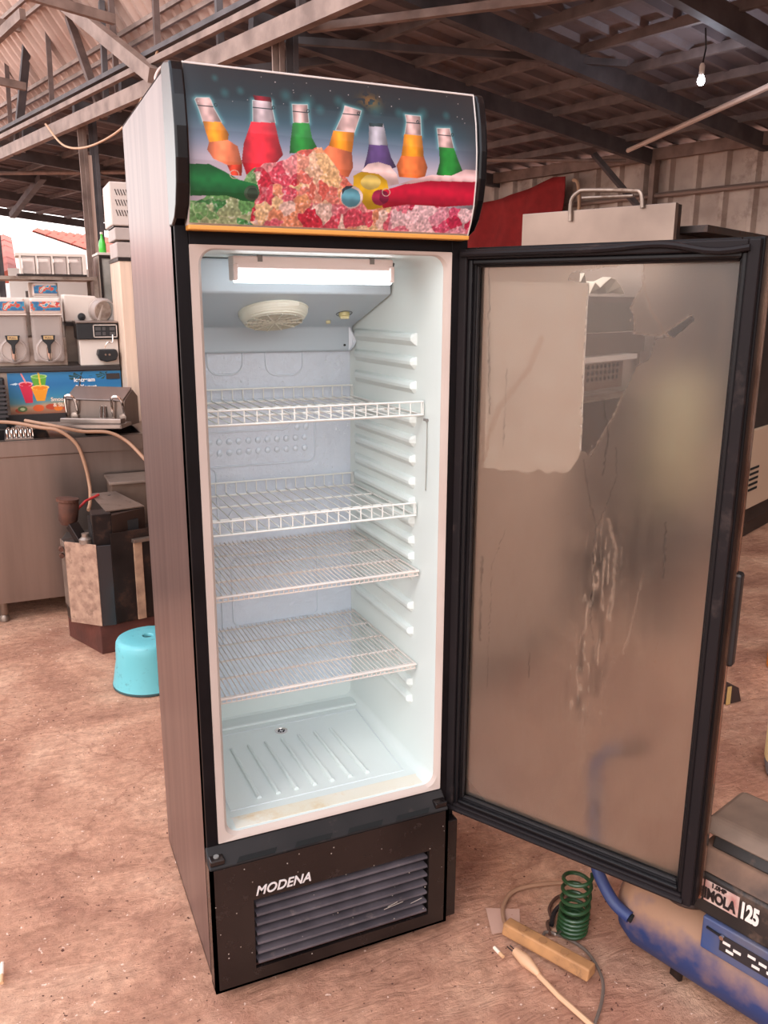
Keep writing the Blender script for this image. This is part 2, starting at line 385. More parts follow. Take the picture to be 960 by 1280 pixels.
# ================================================================== the display fridge
W, D, H = .60, .574, 1.91
ZB, ZT, XL, XR = .378, 1.614, .0245, .5625     # opening of the liner rim
side_m = mat('brushed_dark_steel_side', (140, 120, 117), .34, .85, rgb2=(118, 101, 99), vscale=2.2, stretch=(1, 14, .5), bump=.02, bscale=16)
liner = mat('liner_plastic', (216, 224, 220), .38, spec=.35)
back_m = mat('coated_aluminium', (208, 216, 224), .4, .15, var=.03, vscale=14)
frame_b = mat('fridge_black', (12, 9, 10), .45, spec=.13, rgb2=(20, 16, 18), vscale=9)
frame_dusty = mat('grille_black', (17, 13, 13), .26, rgb2=(34, 26, 24), vscale=5, dirt=(66, 52, 48), dscale=24, damt=.05)
fr = thing('display_fridge', 'tall upright display fridge with open glass door, drinks picture header and black lower grille', 'fridge', (.3, .28, 0))
# cabinet: shell with open front
mb = MB()
t = .010
mb.box(0, t, 0, D, .02, H); mb.box(W - t, W, 0, D, .02, H); mb.box(0, W, D - t, D, .02, H); mb.box(0, W, 0.01, D, H - t, H); mb.box(0, W, 0.01, D, .02, .034)
mb.build('cabinet_shell', side_m, fr, bevel=.004)
# black face frame
mb = MB()
mb.box(0, XL, -.004, .03, .03, 1.66); mb.box(XR, W, -.004, .03, .03, 1.66); mb.box(XL, XR, -.004, .03, ZT, 1.66); mb.box(XL, XR, -.004, .03, .30, ZB)
mb.build('face_frame', frame_b, fr, bevel=.0015)
# liner: rim with rounded corners running into the cavity
IX0, IX1, IZ0, IZ1, IY = .046, .548, .392, 1.606, .522
def rrect(x0, x1, z0, z1, r, y, n=6):
    P = []
    for cx, cz, a0 in ((x1 - r, z1 - r, 0), (x0 + r, z1 - r, PI / 2), (x0 + r, z0 + r, PI), (x1 - r, z0 + r, 1.5 * PI)):
        for k in range(n + 1):
            a = a0 + PI / 2 * k / n; P.append((cx + r * math.cos(a), y, cz + r * math.sin(a)))
    return P
loops = [rrect(XL, XR, ZB, ZT, .002, 0.0), rrect(XL, XR, ZB, ZT, .002, -.006), rrect(IX0 - .006, IX1 + .006, IZ0 - .006, IZ1 + .002, .030, -.004), rrect(IX0, IX1, IZ0, IZ1, .028, .004),
         rrect(IX0, IX1, IZ0, IZ1, .026, .05), rrect(IX0 + .001, IX1 + .001, IZ0 - .006, IZ1, .022, .09), rrect(IX0 + .001, IX1 + .002, IZ0 - .008, IZ1, .02, IY - .02), rrect(IX0 + .01, IX1 - .008, IZ0 + .002, IZ1 - .01, .02, IY)]
mb = MB(); n = len(loops[0])
rim_ = MB().add([p for l in loops[:4] for p in l], [(i * n + k, i * n + (k + 1) % n, (i + 1) * n + (k + 1) % n, (i + 1) * n + k) for i in range(3) for k in range(n)])
rim_.build('liner_rim', mat('shaded_rim', (192, 176, 166), .45, rgb2=(178, 160, 150), vscale=3, spec=.3), fr, smooth=True)  # the rim's lack of lamp light is put into its colour
loops = loops[3:]
fs = [(i * n + k, i * n + (k + 1) % n, (i + 1) * n + (k + 1) % n, (i + 1) * n + k) for i in range(len(loops) - 1) for k in range(n)] + [tuple((len(loops) - 1) * n + k for k in range(n))]
mb.add([p for l in loops for p in l], fs)
rimstain = mat('liner_rim_plastic', (214, 220, 216), .40, rgb2=(206, 214, 210), vscale=3, dirt=(206, 176, 132), dscale=2.0, damt=.05, spec=.35)
lin_o = mb.build('liner', liner, fr, smooth=True)
# stained front lip of the liner floor
MB().prism(rrect(IX0 + .008, IX1 - .008, 0, 1, 0.001, 0)[:1] and [(IX0 + .018, .012, IZ0 - .0002), (IX1 - .018, .012, IZ0 - .0002), (IX1 - .020, .056, IZ0 - .0006), (IX0 + .020, .056, IZ0 - .0006)], (0, 0, .0009)).build('floor_lip', mat('stained_plastic', (226, 222, 210), .4, rgb2=(218, 210, 190), vscale=5, dirt=(208, 176, 126), dscale=9, damt=.35), fr)
# back wall panel with pressed outlines and dimples
bp_ = MB().box(IX0 + .004, IX1 - .006, IY - .006, IY - .002, .44, 1.40).build('back_panel', mat('frosted_back', (206, 214, 224), .32, .1, var=.04, vscale=10, bump=.35, bscale=55), fr)
def outline(x0, x1, z0, z1, r, rad=.0026, nm='pressed_outline'):
    P = [(x, IY - .0065, z) for x, _, z in rrect(x0, x1, z0, z1, r, 0, 5)]
    MB().tube(P, rad, 6, closed=True).build(nm, back_m, bp_, smooth=True)
outline(.16, .25, 1.335, 1.42, .03); outline(.31, .41, 1.33, 1.42, .03)
outline(.02 + IX0, .44, 1.10, 1.27, .02); outline(.06, .375, 1.19, 1.245, .025)
outline(.06, .17, .93, 1.10, .02); outline(.20, .44, .925, .985, .02); outline(.20, .44, .66, .85, .02); outline(.06, .17, .60, .86, .02)
dm = MB().lathe([(.0085, 0), (.0075, .0025), (.004, .0042), (.0005, .0048)], (0, 0, 0), (0, -1, 0), 12); d0 = dm.build('dimple', back_m, bp_, smooth=True)
base = V((0, 0, 0)) - parent_loc(bp_)
d0.location = base + V((.08, IY - .006, 1.165))
# the mesh was built relative to the parent's place; undo that once for shared copies
off_ = parent_loc(bp_)
for v in d0.data.vertices: v.co = v.co + off_
cells = [(.08 + .0255 * i, 1.165 - .028 * j) for j in range(2) for i in range(14)] + [(.392 + .024 * i, 1.245 - .026 * j) for j in range(3) for i in range(2)]
for i, (x, z) in enumerate(cells):
    if i == 0: continue
    linked('dimple', d0.data, bp_, loc=base + V((x, IY - .006, z)))
# droplets on the back wall
mb = MB()
for i in range(420):
    x = rng.uniform(.07, .53); z = rng.uniform(.95, 1.385); s = rng.uniform(.0008, .0024)
    if rng.random() < .4: x = rng.choice([.20, .36, .47, .50]) + rng.normal(0, .035); z = rng.uniform(1.0, 1.385)
    x = min(max(x, .06), .535)
    mb.lathe([(s, 0), (s * .8, s * .5), (s * .1, s * .75)], (x, IY - .006, z), (0, -1, 0), 6)
o = mb.build('water_drops', mat('water_drops', (222, 230, 236), .12, .0, coat=.8), fr, smooth=True); o['kind'] = 'stuff'
# shelf runners pressed in both side walls
zr = [1.436, 1.383, 1.329, 1.252, 1.205, 1.16, 1.107, 1.06, 1.013, .965, .925, .883, .80, .735, .643, .60, .555]
def runner_mb(side):
    mb = MB(); x0 = IX1 + .0015 if side > 0 else IX0 - .0005; s = -1 if side > 0 else 1
    ys = [.125, .135, .47, .492]; 
    prof = [(0, .012), (.010, .008), (.013, .001), (.012, -.006), (0, -.018)]   # out, z
    vs = []; sc_ = [0.05, 1, 1, .4]
    for y, k in zip(ys, sc_):
        for dx, dz in prof: vs.append((x0 + s * dx * k, y, dz))
    n_ = len(prof); fs = [(i * n_ + j, i * n_ + j + 1, (i + 1) * n_ + j + 1, (i + 1) * n_ + j) for i in range(3) for j in range(n_ - 1)]
    fs += [tuple(range(n_)), tuple(range(3 * n_, 4 * n_))]
    return mb.add(vs, fs)
for side in (1, -1):
    r0 = runner_mb(side).build('shelf_runner', liner, lin_o, smooth=False, bevel=.003)
    off_ = parent_loc(lin_o)
    for v in r0.data.vertices: v.co = v.co + V((0, 0, off_.z))
    r0.location = (0, 0, zr[0])
    for z in zr[1:]:
        q = linked('shelf_runner', r0.data, lin_o, loc=(0, 0, z)); b_ = q.modifiers.new('bevel', 'BEVEL'); b_.width = .003; b_.segments = 2; b_.limit_method = 'ANGLE'
# floor grooves, border and drain
groove = mat('liner_groove', (206, 213, 214), .35)
for i in range(7):
    x = .150 + .0455 * i
    o = MB().tube([(x - .006, .36, IZ0 - .0052), (x, .115, IZ0 - .0052)], [.0042, .0062], 8).build('floor_rib', liner, lin_o, smooth=True)
MB().tube([(.075, .09, IZ0 - .006), (.51, .09, IZ0 - .006), (.525, .44, IZ0 - .007), (.075, .44, IZ0 - .007)], .0018, 6, closed=True).build('floor_border', groove, lin_o, smooth=True)
MB().box(IX0 + .01, IX1 - .01, .465, .515, IZ0 - .01, IZ0 - .001).build('rear_step', liner, lin_o, bevel=.006)
dr = MB().lathe([(.017, 0), (.017, .0015), (.013, .002), (.012, .0003), (.0001, .0003)], (.292, .405, IZ0 - .0075), (0, 0, 1), 24).build('drain', chrome, lin_o, smooth=True)
for i in range(6):
    a_ = i * PI / 3; MB().lathe([(.0026, 0), (.0026, .0008)], (.292 + .0075 * math.cos(a_), .405 + .0075 * math.sin(a_), IZ0 - .0068), (0, 0, 1), 8).build('drain_hole', black, dr)
# evaporator cover
ev_m = mat('evaporator_cover', (184, 196, 204), .42, .1)
EX0, EX1 = IX0 + .003, IX1 - .004
P = [(.256, 1.604), (.256, 1.532), (.500, 1.452), (.500, 1.392), (.512, 1.388), (.512, 1.604)]
ev = MB().prism([(EX0, y, z) for y, z in P], (EX1 - EX0, 0, 0)).build('evaporator_cover', ev_m, fr, bevel=.004)
MB().prism([(EX1 - .012, .499, 1.452), (EX1 - .012, .499, 1.392), (EX1 - .004, .49, 1.40), (EX1 + .004, .49, 1.42)], (.004, 0, 0)).build('side_bracket', back_m, ev)
nrm = V((0, -.08, -.244)).normalized()      # outward normal of the sloping face (down and to the front)
nrm = V((0, -math.sin(math.atan2(.080, .244)), -math.cos(math.atan2(.080, .244))))
fc = V((.292, .375, 1.493)); fu = V((1, 0, 0)); fv = nrm.cross(fu).normalized()
fan_m = mat('fan_guard_plastic', (226, 224, 208), .42)
fan = MB().lathe([(.083, 0), (.081, .010), (.074, .020), (.066, .026), (.066, .020), (.03, .020), (.0005, .020)], fc, nrm, 40).build('fan_guard', fan_m, ev, smooth=True)
for r_ in (.018, .030, .042, .054, .066): MB().tube(arc(fc + nrm * .027, r_, 0, 2 * PI, 36, fu, fv)[:-1], .0016, 6, closed=True).build('guard_ring', mat('guard_ring_plastic', (200, 198, 184), .4), fan, smooth=True)
for k in range(12):
    a_ = k * PI / 6; d_ = fu * math.cos(a_) + fv * math.sin(a_)
    MB().beam(fc + nrm * .028 + d_ * .006, fc + nrm * .028 + d_ * .068, .0022, .003, up=nrm).build('guard_spoke', fan_m, fan)
for k in range(5):
    rr = .083 - .003 * k; MB().tube(arc(fc + nrm * (.003 + .0052 * k), rr, .15 * PI, .85 * PI, 20, fu, -fv if fv.y > 0 else fv), .0018, 6).build('guard_louvre', fan_m, fan, smooth=True)
    MB().tube(arc(fc + nrm * (.003 + .0052 * k), rr, 1.15 * PI, 1.85 * PI, 20, fu, -fv if fv.y > 0 else fv), .0018, 6).build('guard_louvre', fan_m, fan, smooth=True)
MB().box(.28, .33, .296, .302, 1.505, 1.515).build('guard_clip', fan_m, fan)
th_c = V((.478, .392, 1.4875))
kn = MB().lathe([(.014, 0), (.013, .008), (.0005, .008)], th_c + nrm * .0, nrm, 20).build('thermostat_knob', mat('aged_cream', (206, 196, 140), .4), ev, smooth=True)
MB().tube(arc(th_c + nrm * .001, .020, 0, 2 * PI, 24, fu, fv)[:-1], .0006, 4, closed=True).build('dial_scale', black, kn)
MB().beam(th_c + nrm * .011 - fu * .011, th_c + nrm * .011 + fu * .011, .004, .006, up=nrm).build('knob_grip', mat('aged_cream2', (222, 214, 170), .4), kn)
MB().lathe([(.006, 0), (.006, .006), (.0005, .007)], V((.458, .452, 1.4675)), nrm, 12).build('switch_cap', mat('aged_cream2', (222, 214, 170), .4), ev, smooth=True)
MB().lathe([(.003, 0), (.003, .003)], (.520, .499, 1.405), (0, -1, 0), 10).build('screw', black, ev)
# lamp under the roof of the cavity
LX0, LX1, LY = .134, .484, .105
lf = MB().box(LX0, LX1, LY + .008, LY + .05, 1.578, 1.603).build('lamp_housing', mat('lamp_housing', (224, 210, 206), .4), fr, bevel=.003)
MB().tube([(LX0 + .004, LY + .020, 1.563), (LX1 - .002, LY + .020, 1.563)], .0125, 16).build('lamp_tube', mat('lamp_glow', (255, 255, 255), .5, emit=(236, 248, 255), estr=7), lf, smooth=True)
for x in (LX0, LX1 - .008): MB().box(x - .002, x + .008, LY, LY + .04, 1.555, 1.588).build('lamp_end', mat('lamp_housing', (0, 0, 0)), lf, bevel=.003)
for x in (LX0 + .05, LX1 - .055): MB().box(x, x + .010, LY + .006, LY + .012, 1.592, 1.604).build('lamp_clip', mat('grey_plastic', (120, 116, 112), .5), lf)
MB().tube([(LX1, LY + .03, 1.594), (LX1 + .010, LY + .028, 1.592)], .005, 8).build('lamp_plug', black, lf)
# frost free wire hanging at right
MB().tube(smooth_path([(.5455, .066, 1.262), (.5465, .064, 1.24), (.545, .062, 1.16), (.5455, .064, 1.10)]), .0012, 6).build('probe_wire', mat('grey_wire', (150, 150, 142), .5), fr)
MB().box(.541, .548, .060, .072, 1.258, 1.263).build('probe_clip', mat('grey_plastic', (0, 0, 0)), fr)

# ---------------- header with end caps and printed picture
hd = thing('header_box', None, None, loc=(0, 0, 0)); hd.parent = fr; hd.location = V((0, 0, 0))
capP = [(0.03, 1.644), (0.0, 1.644), (-.026, 1.655), (-.044, 1.675), (-.060, 1.71), (-.068, 1.75), (-.069, 1.80), (-.062, 1.85), (-.052, 1.89), (-.044, 1.905), (0.0, 1.914), (.03, 1.914)]
for x0, x1 in ((-.003, .021), (.585, .603)):
    MB().prism([(x0, y, z) for y, z in capP], (x1 - x0, 0, 0)).build('end_cap', black_gloss, hd, bevel=.004, segs=3)
fz = [1.645, 1.67, 1.70, 1.75, 1.80, 1.85, 1.905]; fy = [-.028, -.040, -.050, -.057, -.056, -.050, -.036]
mb = MB(); P = [(y + .003, z) for z, y in zip(fz, fy)] + [(0.02, 1.905), (0.02, 1.645)]
mb.prism([(.020, y, z) for y, z in P], (.566, 0, 0)).build('header_panel', mat('header_panel_white', (206, 196, 190), .4), hd)
MB().tube([(.021, -.036, 1.9055), (.585, -.036, 1.9055)], .0022, 6).build('top_trim', mat('header_panel_white', (0, 0, 0)), hd)
MB().tube([(.5845, y - .001, z) for z, y in zip(fz, fy)], .0016, 6).build('side_trim', mat('header_panel_white', (0, 0, 0)), hd)
MB().box(.020, .586, -.034, .0, 1.637, 1.6455).build('bottom_trim', mat('yellowed_trim', (214, 150, 70), .4), hd, bevel=.002)
# painted print: colour per vertex of a fine grid laid on the panel
NX, NZ = 620, 290
xs = np.linspace(.0215, .584, NX); zs_ = np.linspace(1.6485, 1.9035, NZ)
GX, GZ = np.meshgrid(xs * 1000, zs_ * 1000)
def vnoise(GX, GZ, s, seed):
    r = np.random.default_rng(seed); n_ = 64; T = r.random((n_, n_)); u = GX / s; v = GZ / s; i = np.floor(u).astype(int); j = np.floor(v).astype(int); fu_ = u - i; fv_ = v - j
    fu_ = fu_ * fu_ * (3 - 2 * fu_); fv_ = fv_ * fv_ * (3 - 2 * fv_)
    g = lambda a, b: T[a % n_, b % n_]
    return (g(i, j) * (1 - fu_) + g(i + 1, j) * fu_) * (1 - fv_) + (g(i, j + 1) * (1 - fu_) + g(i + 1, j + 1) * fu_) * fv_
def inpoly(P, GX, GZ):
    P = np.array(P, float); ins = np.zeros(GX.shape, bool); x0, z0 = P[-1]
    for x1, z1 in P:
        c = (z1 > GZ) != (z0 > GZ)
        with np.errstate(divide='ignore', invalid='ignore'):
            ins ^= c & (GX < (x0 - x1) * (GZ - z1) / (z0 - z1 + 1e-12) + x1)
        x0, z0 = x1, z1
    return ins
def segdist(P, GX, GZ, closed=True):
    d = np.full(GX.shape, 1e9); P = np.array(P, float)
    rngs = range(len(P)) if closed else range(len(P) - 1)
    for i in rngs:
        a = P[i]; b = P[(i + 1) % len(P)]; ab = b - a; L2 = (ab ** 2).sum() + 1e-9
        t_ = np.clip(((GX - a[0]) * ab[0] + (GZ - a[1]) * ab[1]) / L2, 0, 1)
        d = np.minimum(d, np.hypot(GX - a[0] - t_ * ab[0], GZ - a[1] - t_ * ab[1]))
    return d
def paint_header():
    c = np.zeros(GX.shape + (3,)); tt = (GZ - 1700) / 205
    stops = [(-.3, (206, 196, 206)), (.28, (196, 188, 200)), (.42, (128, 146, 168)), (.60, (50, 84, 98)), (.78, (36, 50, 56)), (1.0, (40, 38, 40))]
    for k in range(3): c[..., k] = np.interp(tt, [s[0] for s in stops], [s[1][k] for s in stops])
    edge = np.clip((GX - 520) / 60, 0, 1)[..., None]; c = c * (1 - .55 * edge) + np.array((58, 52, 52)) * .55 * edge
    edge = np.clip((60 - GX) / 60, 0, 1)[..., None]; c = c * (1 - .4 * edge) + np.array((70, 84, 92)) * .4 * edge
    for bx, bz, br in ((90, 1862, 9), (118, 1868, 8), (160, 1850, 14), (200, 1868, 12), (240, 1862, 15), (262, 1850, 10), (300, 1868, 11), (372, 1862, 16), (420, 1858, 10), (470, 1862, 12), (75, 1885, 7), (330, 1850, 12), (520, 1862, 9)):
        g_ = np.clip(1.2 - np.hypot(GX - bx, GZ - bz) / br, 0, 1)[..., None] * .45; c = c * (1 - g_) + np.array((60, 132, 132)) * g_
    def over(mask, col):
        m_ = mask[..., None] if mask.dtype != bool else mask[..., None].astype(float)
        return c * (1 - m_) + np.array(col, float) * m_
    for col, glow, P in ART:
        if glow: d = segdist(P, GX, GZ); c = over(np.exp(-(d / 5.0) ** 2) * .5, (120, 214, 214))
    n1 = vnoise(GX, GZ, 9, 3); n2 = vnoise(GX, GZ, 3, 4)
    # crushed ice: voronoi cells
    r = np.random.default_rng(11); N = 170; sx_ = r.uniform(10, 600, N); sz_ = r.uniform(1640, 1800, N)
    d1 = np.full(GX.shape, 1e9); d2 = d1.copy(); idx = np.zeros(GX.shape, int)
    WX = GX + 5 * (vnoise(GX, GZ, 7, 8) - .5); WZ = GZ + 5 * (vnoise(GX, GZ, 6, 9) - .5)
    for i in range(N):
        d = np.abs(WX - sx_[i]) * (.7 + .5 * ((i * 7) % 5) / 5) + np.abs(WZ - sz_[i]); nearer = d < d1
        d2 = np.where(nearer, d1, np.minimum(d2, d)); idx = np.where(nearer, i, idx); d1 = np.where(nearer, d, d1)
    pal = np.array([(226, 84, 104), (240, 150, 150), (248, 214, 196), (214, 52, 74), (250, 214, 160), (240, 160, 120), (232, 110, 126), (206, 70, 84)])
    palg = np.array([(70, 150, 84), (110, 178, 104), (120, 176, 110), (28, 104, 66), (50, 130, 96), (168, 190, 140)])
    palp = np.array([(232, 92, 128), (246, 170, 186), (252, 214, 216), (214, 48, 88), (240, 130, 150)])
    pic = r.integers(0, 1000, N)
    ice = pal[pic[idx] % 8].astype(float); iceg = palg[pic[idx] % 6].astype(float); icep = palp[pic[idx] % 5].astype(float)
    gm = (GX < 128 + 14 * n1)[..., None]; pm = (GX > 405)[..., None]; ye = ((GX > 215) & (GX < 330) & (GZ > 1690))[..., None]
    ice = np.where(gm, iceg, np.where(pm, icep, np.where(ye, ice * .6 + np.array((250, 190, 120)) * .4, ice)))
    ed = np.clip(1 - (d2 - d1) / 2.6, 0, 1)[..., None]; ice = ice * (1 - .42 * ed) + np.array((252, 232, 214)) * .42 * ed
    n5 = vnoise(GX + GZ * .6, GZ - GX * .5, 4.5, 77)[..., None]; ice = ice * (.76 + .40 * n5); ice = np.where(n5 > .86, ice * .5 + 120, ice)
    ice = ice * (.84 + .26 * n2[..., None])
    top = np.interp(GX[0], [20, 60, 110, 128, 160, 195, 222, 262, 285, 300, 350, 400, 430, 600], [1672, 1700, 1712, 1738, 1752, 1762, 1778, 1784, 1762, 1740, 1712, 1700, 1698, 1694]) + 0
    icem = GZ < top[None, :] + 5 * (n1 - .5)
    first = 20
    for col, glow, P in ART[:first]:
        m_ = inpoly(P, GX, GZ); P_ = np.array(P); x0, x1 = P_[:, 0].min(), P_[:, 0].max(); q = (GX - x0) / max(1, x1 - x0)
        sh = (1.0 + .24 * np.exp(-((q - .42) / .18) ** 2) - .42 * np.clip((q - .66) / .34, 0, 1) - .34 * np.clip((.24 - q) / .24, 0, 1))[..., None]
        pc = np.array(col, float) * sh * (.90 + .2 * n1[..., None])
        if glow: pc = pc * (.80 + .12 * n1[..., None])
        c = np.where(m_[..., None], pc, c)
        if glow:
            d = segdist(P, GX, GZ); c = over(np.clip(1 - np.abs(d) / 1.1, 0, 1) * .85, (214, 236, 232))
            zt_ = P_[:, 1].max(); w_ = m_ & (np.abs(GZ - (zt_ - 14)) < .9); c = over(w_, (40, 52, 58))
            w_ = (np.hypot(GX - (P_[:, 0].mean() + (x1 - x0) * .38), GZ - (zt_ - 11)) < 3.2) & (np.hypot(GX - (P_[:, 0].mean() + (x1 - x0) * .38), GZ - (zt_ - 11)) > 1.6); c = over(w_, (36, 52, 56))
    c = np.where(icem[..., None], ice, c)
    for col, glow, P in ART[first:]:
        m_ = inpoly(P, GX, GZ); P_ = np.array(P); z0, z1 = P_[:, 1].min(), P_[:, 1].max(); q = (GZ - z0) / max(1, z1 - z0)
        sh = (.82 + .3 * np.exp(-((q - .6) / .25) ** 2))[..., None]; pc = np.array(col, float) * sh * (.93 + .14 * n1[..., None]); c = np.where(m_[..., None], pc, c)
    ig = (GZ < 1684) & ((GX < 128) | (GX > 405) | True) & (GZ < np.interp(GX[0], [20, 118, 140, 300, 420, 600], [1690, 1684, 1680, 1684, 1690, 1700])[None, :])
    c = np.where(ig[..., None], ice, c)
    for px_, pz_ in ((100, 1730), (392, 1716)):
        d = np.hypot(GX - px_, (GZ - pz_) * 1.2); c = over((np.abs(d - 8) < .7), (214, 190, 170))
    g_ = np.exp(-((GX - 362) / 20) ** 2 - ((GZ - 1874) / 12) ** 2) * (vnoise(GX, GZ, 5, 21) > .38) * .7; c = over(g_, (156, 104, 42))
    for k in range(26):
        x_, z_ = r.uniform(40, 580), r.uniform(1840, 1900); c = over(np.clip(1.4 - np.hypot(GX - x_, GZ - z_) / r.uniform(.5, 1.1), 0, 1), (214, 206, 200))
    c = over(np.clip(1 - np.minimum.reduce([GX - 21, 584 - GX, GZ - 1648]) / 1.6, 0, 1), (222, 210, 200))
    return np.clip(c * np.array((.86, .83, .84)), 0, 255) / 255.0
def srgb2lin(c): return np.where(c <= .04045, c / 12.92, ((c + .055) / 1.055) ** 2.4)
def painted_grid(name, verts, nx, nz, col, M, parent):
    me = bpy.data.meshes.new(name); off = np.array(parent_loc(parent))
    v = np.asarray(verts, float) - off
    me.vertices.add(nx * nz); me.vertices.foreach_set('co', v.reshape(-1))
    i = np.arange(nx - 1)[None, :] + nx * np.arange(nz - 1)[:, None]; q = np.stack([i, i + 1, i + nx + 1, i + nx], -1).reshape(-1, 4)
    me.loops.add(q.size); me.loops.foreach_set('vertex_index', q.reshape(-1).astype(np.int32)); me.polygons.add(len(q))
    me.polygons.foreach_set('loop_start', np.arange(0, q.size, 4, dtype=np.int32)); me.update(calc_edges=True)
    a = me.color_attributes.new('paint', 'FLOAT_COLOR', 'POINT')
    a.data.foreach_set('color', np.concatenate([col.reshape(-1, 3), np.ones((nx * nz, 1))], 1).astype(np.float32).reshape(-1))
    me.polygons.foreach_set('use_smooth', [True] * len(me.polygons)); me.materials.append(M)
    o = bpy.data.objects.new(name, me); C.objects.link(o); o.parent = parent; return o
ART = [
((226,192,184),1,[(37,1846),(40,1849),(62,1851),(65,1847),(69,1835),(81,1813),(48,1811),(43,1830)]),
((238,150,28),0,[(48,1812),(80,1813),(92,1795),(90,1783),(57,1779),(52,1795)]),
((232,128,84),0,[(57,1779),(90,1785),(107,1776),(114,1747),(88,1744),(63,1753),(53,1767)]),
((205,70,48),0,[(87,1744),(114,1747),(113,1728),(95,1728)]),
((205,190,192),1,[(138,1854),(173,1856),(173,1844),(177,1820),(136,1816)]),
((120,20,35),0,[(140,1863),(172,1862),(173,1854),(141,1855)]),
((212,36,54),0,[(133,1818),(176,1820),(182,1790),(189,1768),(178,1756),(169,1734),(125,1722),(113,1752),(118,1782)]),
((226,192,184),1,[(210,1854),(239,1856),(239,1845),(240,1825),(210,1823)]),
((32,132,48),0,[(209,1823),(240,1825),(244,1800),(254,1784),(229,1774),(201,1771),(203,1791)]),
((226,192,184),1,[(311,1861),(343,1855),(337,1839),(327,1815),(290,1817),(302,1839),(308,1852)]),
((240,146,22),0,[(286,1816),(327,1816),(321,1780),(275,1787)]),
((228,122,78),0,[(275,1789),(321,1781),(323,1755),(314,1738),(281,1740),(250,1759),(262,1777)]),
((170,170,178),0,[(357,1833),(386,1836),(394,1797),(354,1796)]),
((40,60,62),0,[(357,1835),(386,1836),(384,1830),(357,1829)]),
((86,64,116),0,[(355,1797),(393,1798),(400,1778),(411,1761),(384,1753),(344,1755),(351,1778)]),
((226,192,184),1,[(432,1856),(464,1856),(464,1821),(429,1820),(434,1843)]),
((240,150,24),0,[(428,1821),(465,1821),(469,1781),(421,1781)]),
((226,118,56),0,[(421,1782),(469,1783),(477,1765),(470,1744),(417,1744),(411,1764)]),
((226,192,184),1,[(498,1837),(526,1839),(529,1823),(534,1802),(501,1802)]),
((30,128,44),0,[(501,1803),(534,1803),(542,1785),(555,1760),(529,1749),(496,1753),(503,1776)]),
((26,112,58),0,[(13,1742),(56,1744),(82,1734),(108,1722),(142,1716),(146,1701),(136,1687),(115,1688),(85,1695),(12,1691)]),
((70,92,72),0,[(145,1702),(144,1698),(143,1695),(140,1692),(136,1690),(132,1689),(127,1689),(123,1691),(120,1694),(118,1697),(117,1701),(118,1705),(120,1708),(123,1711),(127,1713),(131,1714),(135,1714),(139,1712),(142,1710),(144,1706)]),
((50,70,55),0,[(143,1702),(142,1699),(141,1696),(139,1694),(136,1692),(133,1692),(130,1692),(127,1693),(124,1695),(123,1698),(122,1700),(123,1703),(124,1706),(126,1708),(129,1710),(132,1710),(136,1710),(139,1709),(141,1707),(142,1704)]),
((232,204,196),0,[(340,1751),(353,1763),(374,1768),(398,1763),(412,1749),(418,1732),(386,1725)]),
((214,172,34),0,[(324,1741),(340,1749),(374,1747),(392,1737),(398,1719),(389,1690),(359,1682),(325,1716)]),
((224,204,110),0,[(380,1733),(379,1729),(376,1725),(372,1722),(366,1720),(360,1719),(354,1719),(348,1721),(344,1723),(340,1727),(339,1731),(340,1735),(343,1738),(347,1742),(352,1744),(359,1745),(365,1744),(371,1743),(375,1740),(379,1737)]),
((194,22,56),0,[(369,1715),(403,1724),(444,1737),(479,1743),(586,1746),(591,1703),(520,1696),(440,1697),(389,1688)]),
((238,200,196),0,[(416,1731),(451,1743),(486,1752),(529,1753),(559,1766),(585,1766),(586,1745),(479,1741),(444,1734)]),
((232,214,206),0,[(345,1705),(344,1699),(342,1693),(337,1689),(331,1686),(324,1684),(317,1685),(311,1688),(305,1692),(301,1697),(300,1703),(300,1709),(303,1714),(308,1719),(314,1722),(321,1723),(328,1723),(335,1720),(340,1716),(344,1711)]),
((96,162,176),0,[(340,1704),(340,1699),(338,1694),(334,1690),(329,1688),(323,1687),(317,1687),(311,1689),(306,1693),(303,1697),(302,1702),(302,1707),(305,1712),(309,1716),(314,1719),(320,1720),(326,1719),(332,1717),(336,1714),(339,1709)]),
((50,60,70),0,[(303,1717),(311,1723),(325,1724),(321,1720),(308,1715),(303,1707)]),
((168,40,78),0,[(396,1707),(396,1703),(394,1699),(391,1695),(386,1693),(381,1692),(376,1693),(371,1694),(367,1697),(364,1701),(363,1705),(364,1710),(366,1714),(369,1717),(374,1719),(379,1720),(384,1720),(389,1718),(393,1715),(395,1711)]),
((128,24,60),0,[(398,1708),(398,1704),(397,1701),(395,1698),(392,1697),(390,1696),(387,1696),(384,1698),(381,1700),(379,1703),(379,1707),(379,1710),(380,1713),(382,1716),(385,1718),(388,1718),(391,1718),(394,1716),(396,1714),(397,1711)]),
]
Yg = np.interp(GZ / 1000, fz, fy)
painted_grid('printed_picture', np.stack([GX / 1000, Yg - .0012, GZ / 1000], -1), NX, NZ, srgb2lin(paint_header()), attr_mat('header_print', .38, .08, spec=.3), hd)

# ---------------- lower grille
gp = MB()
GX0, GX1, GY, GZ0, GZ1 = -.004, .568, -.042, .03, .352
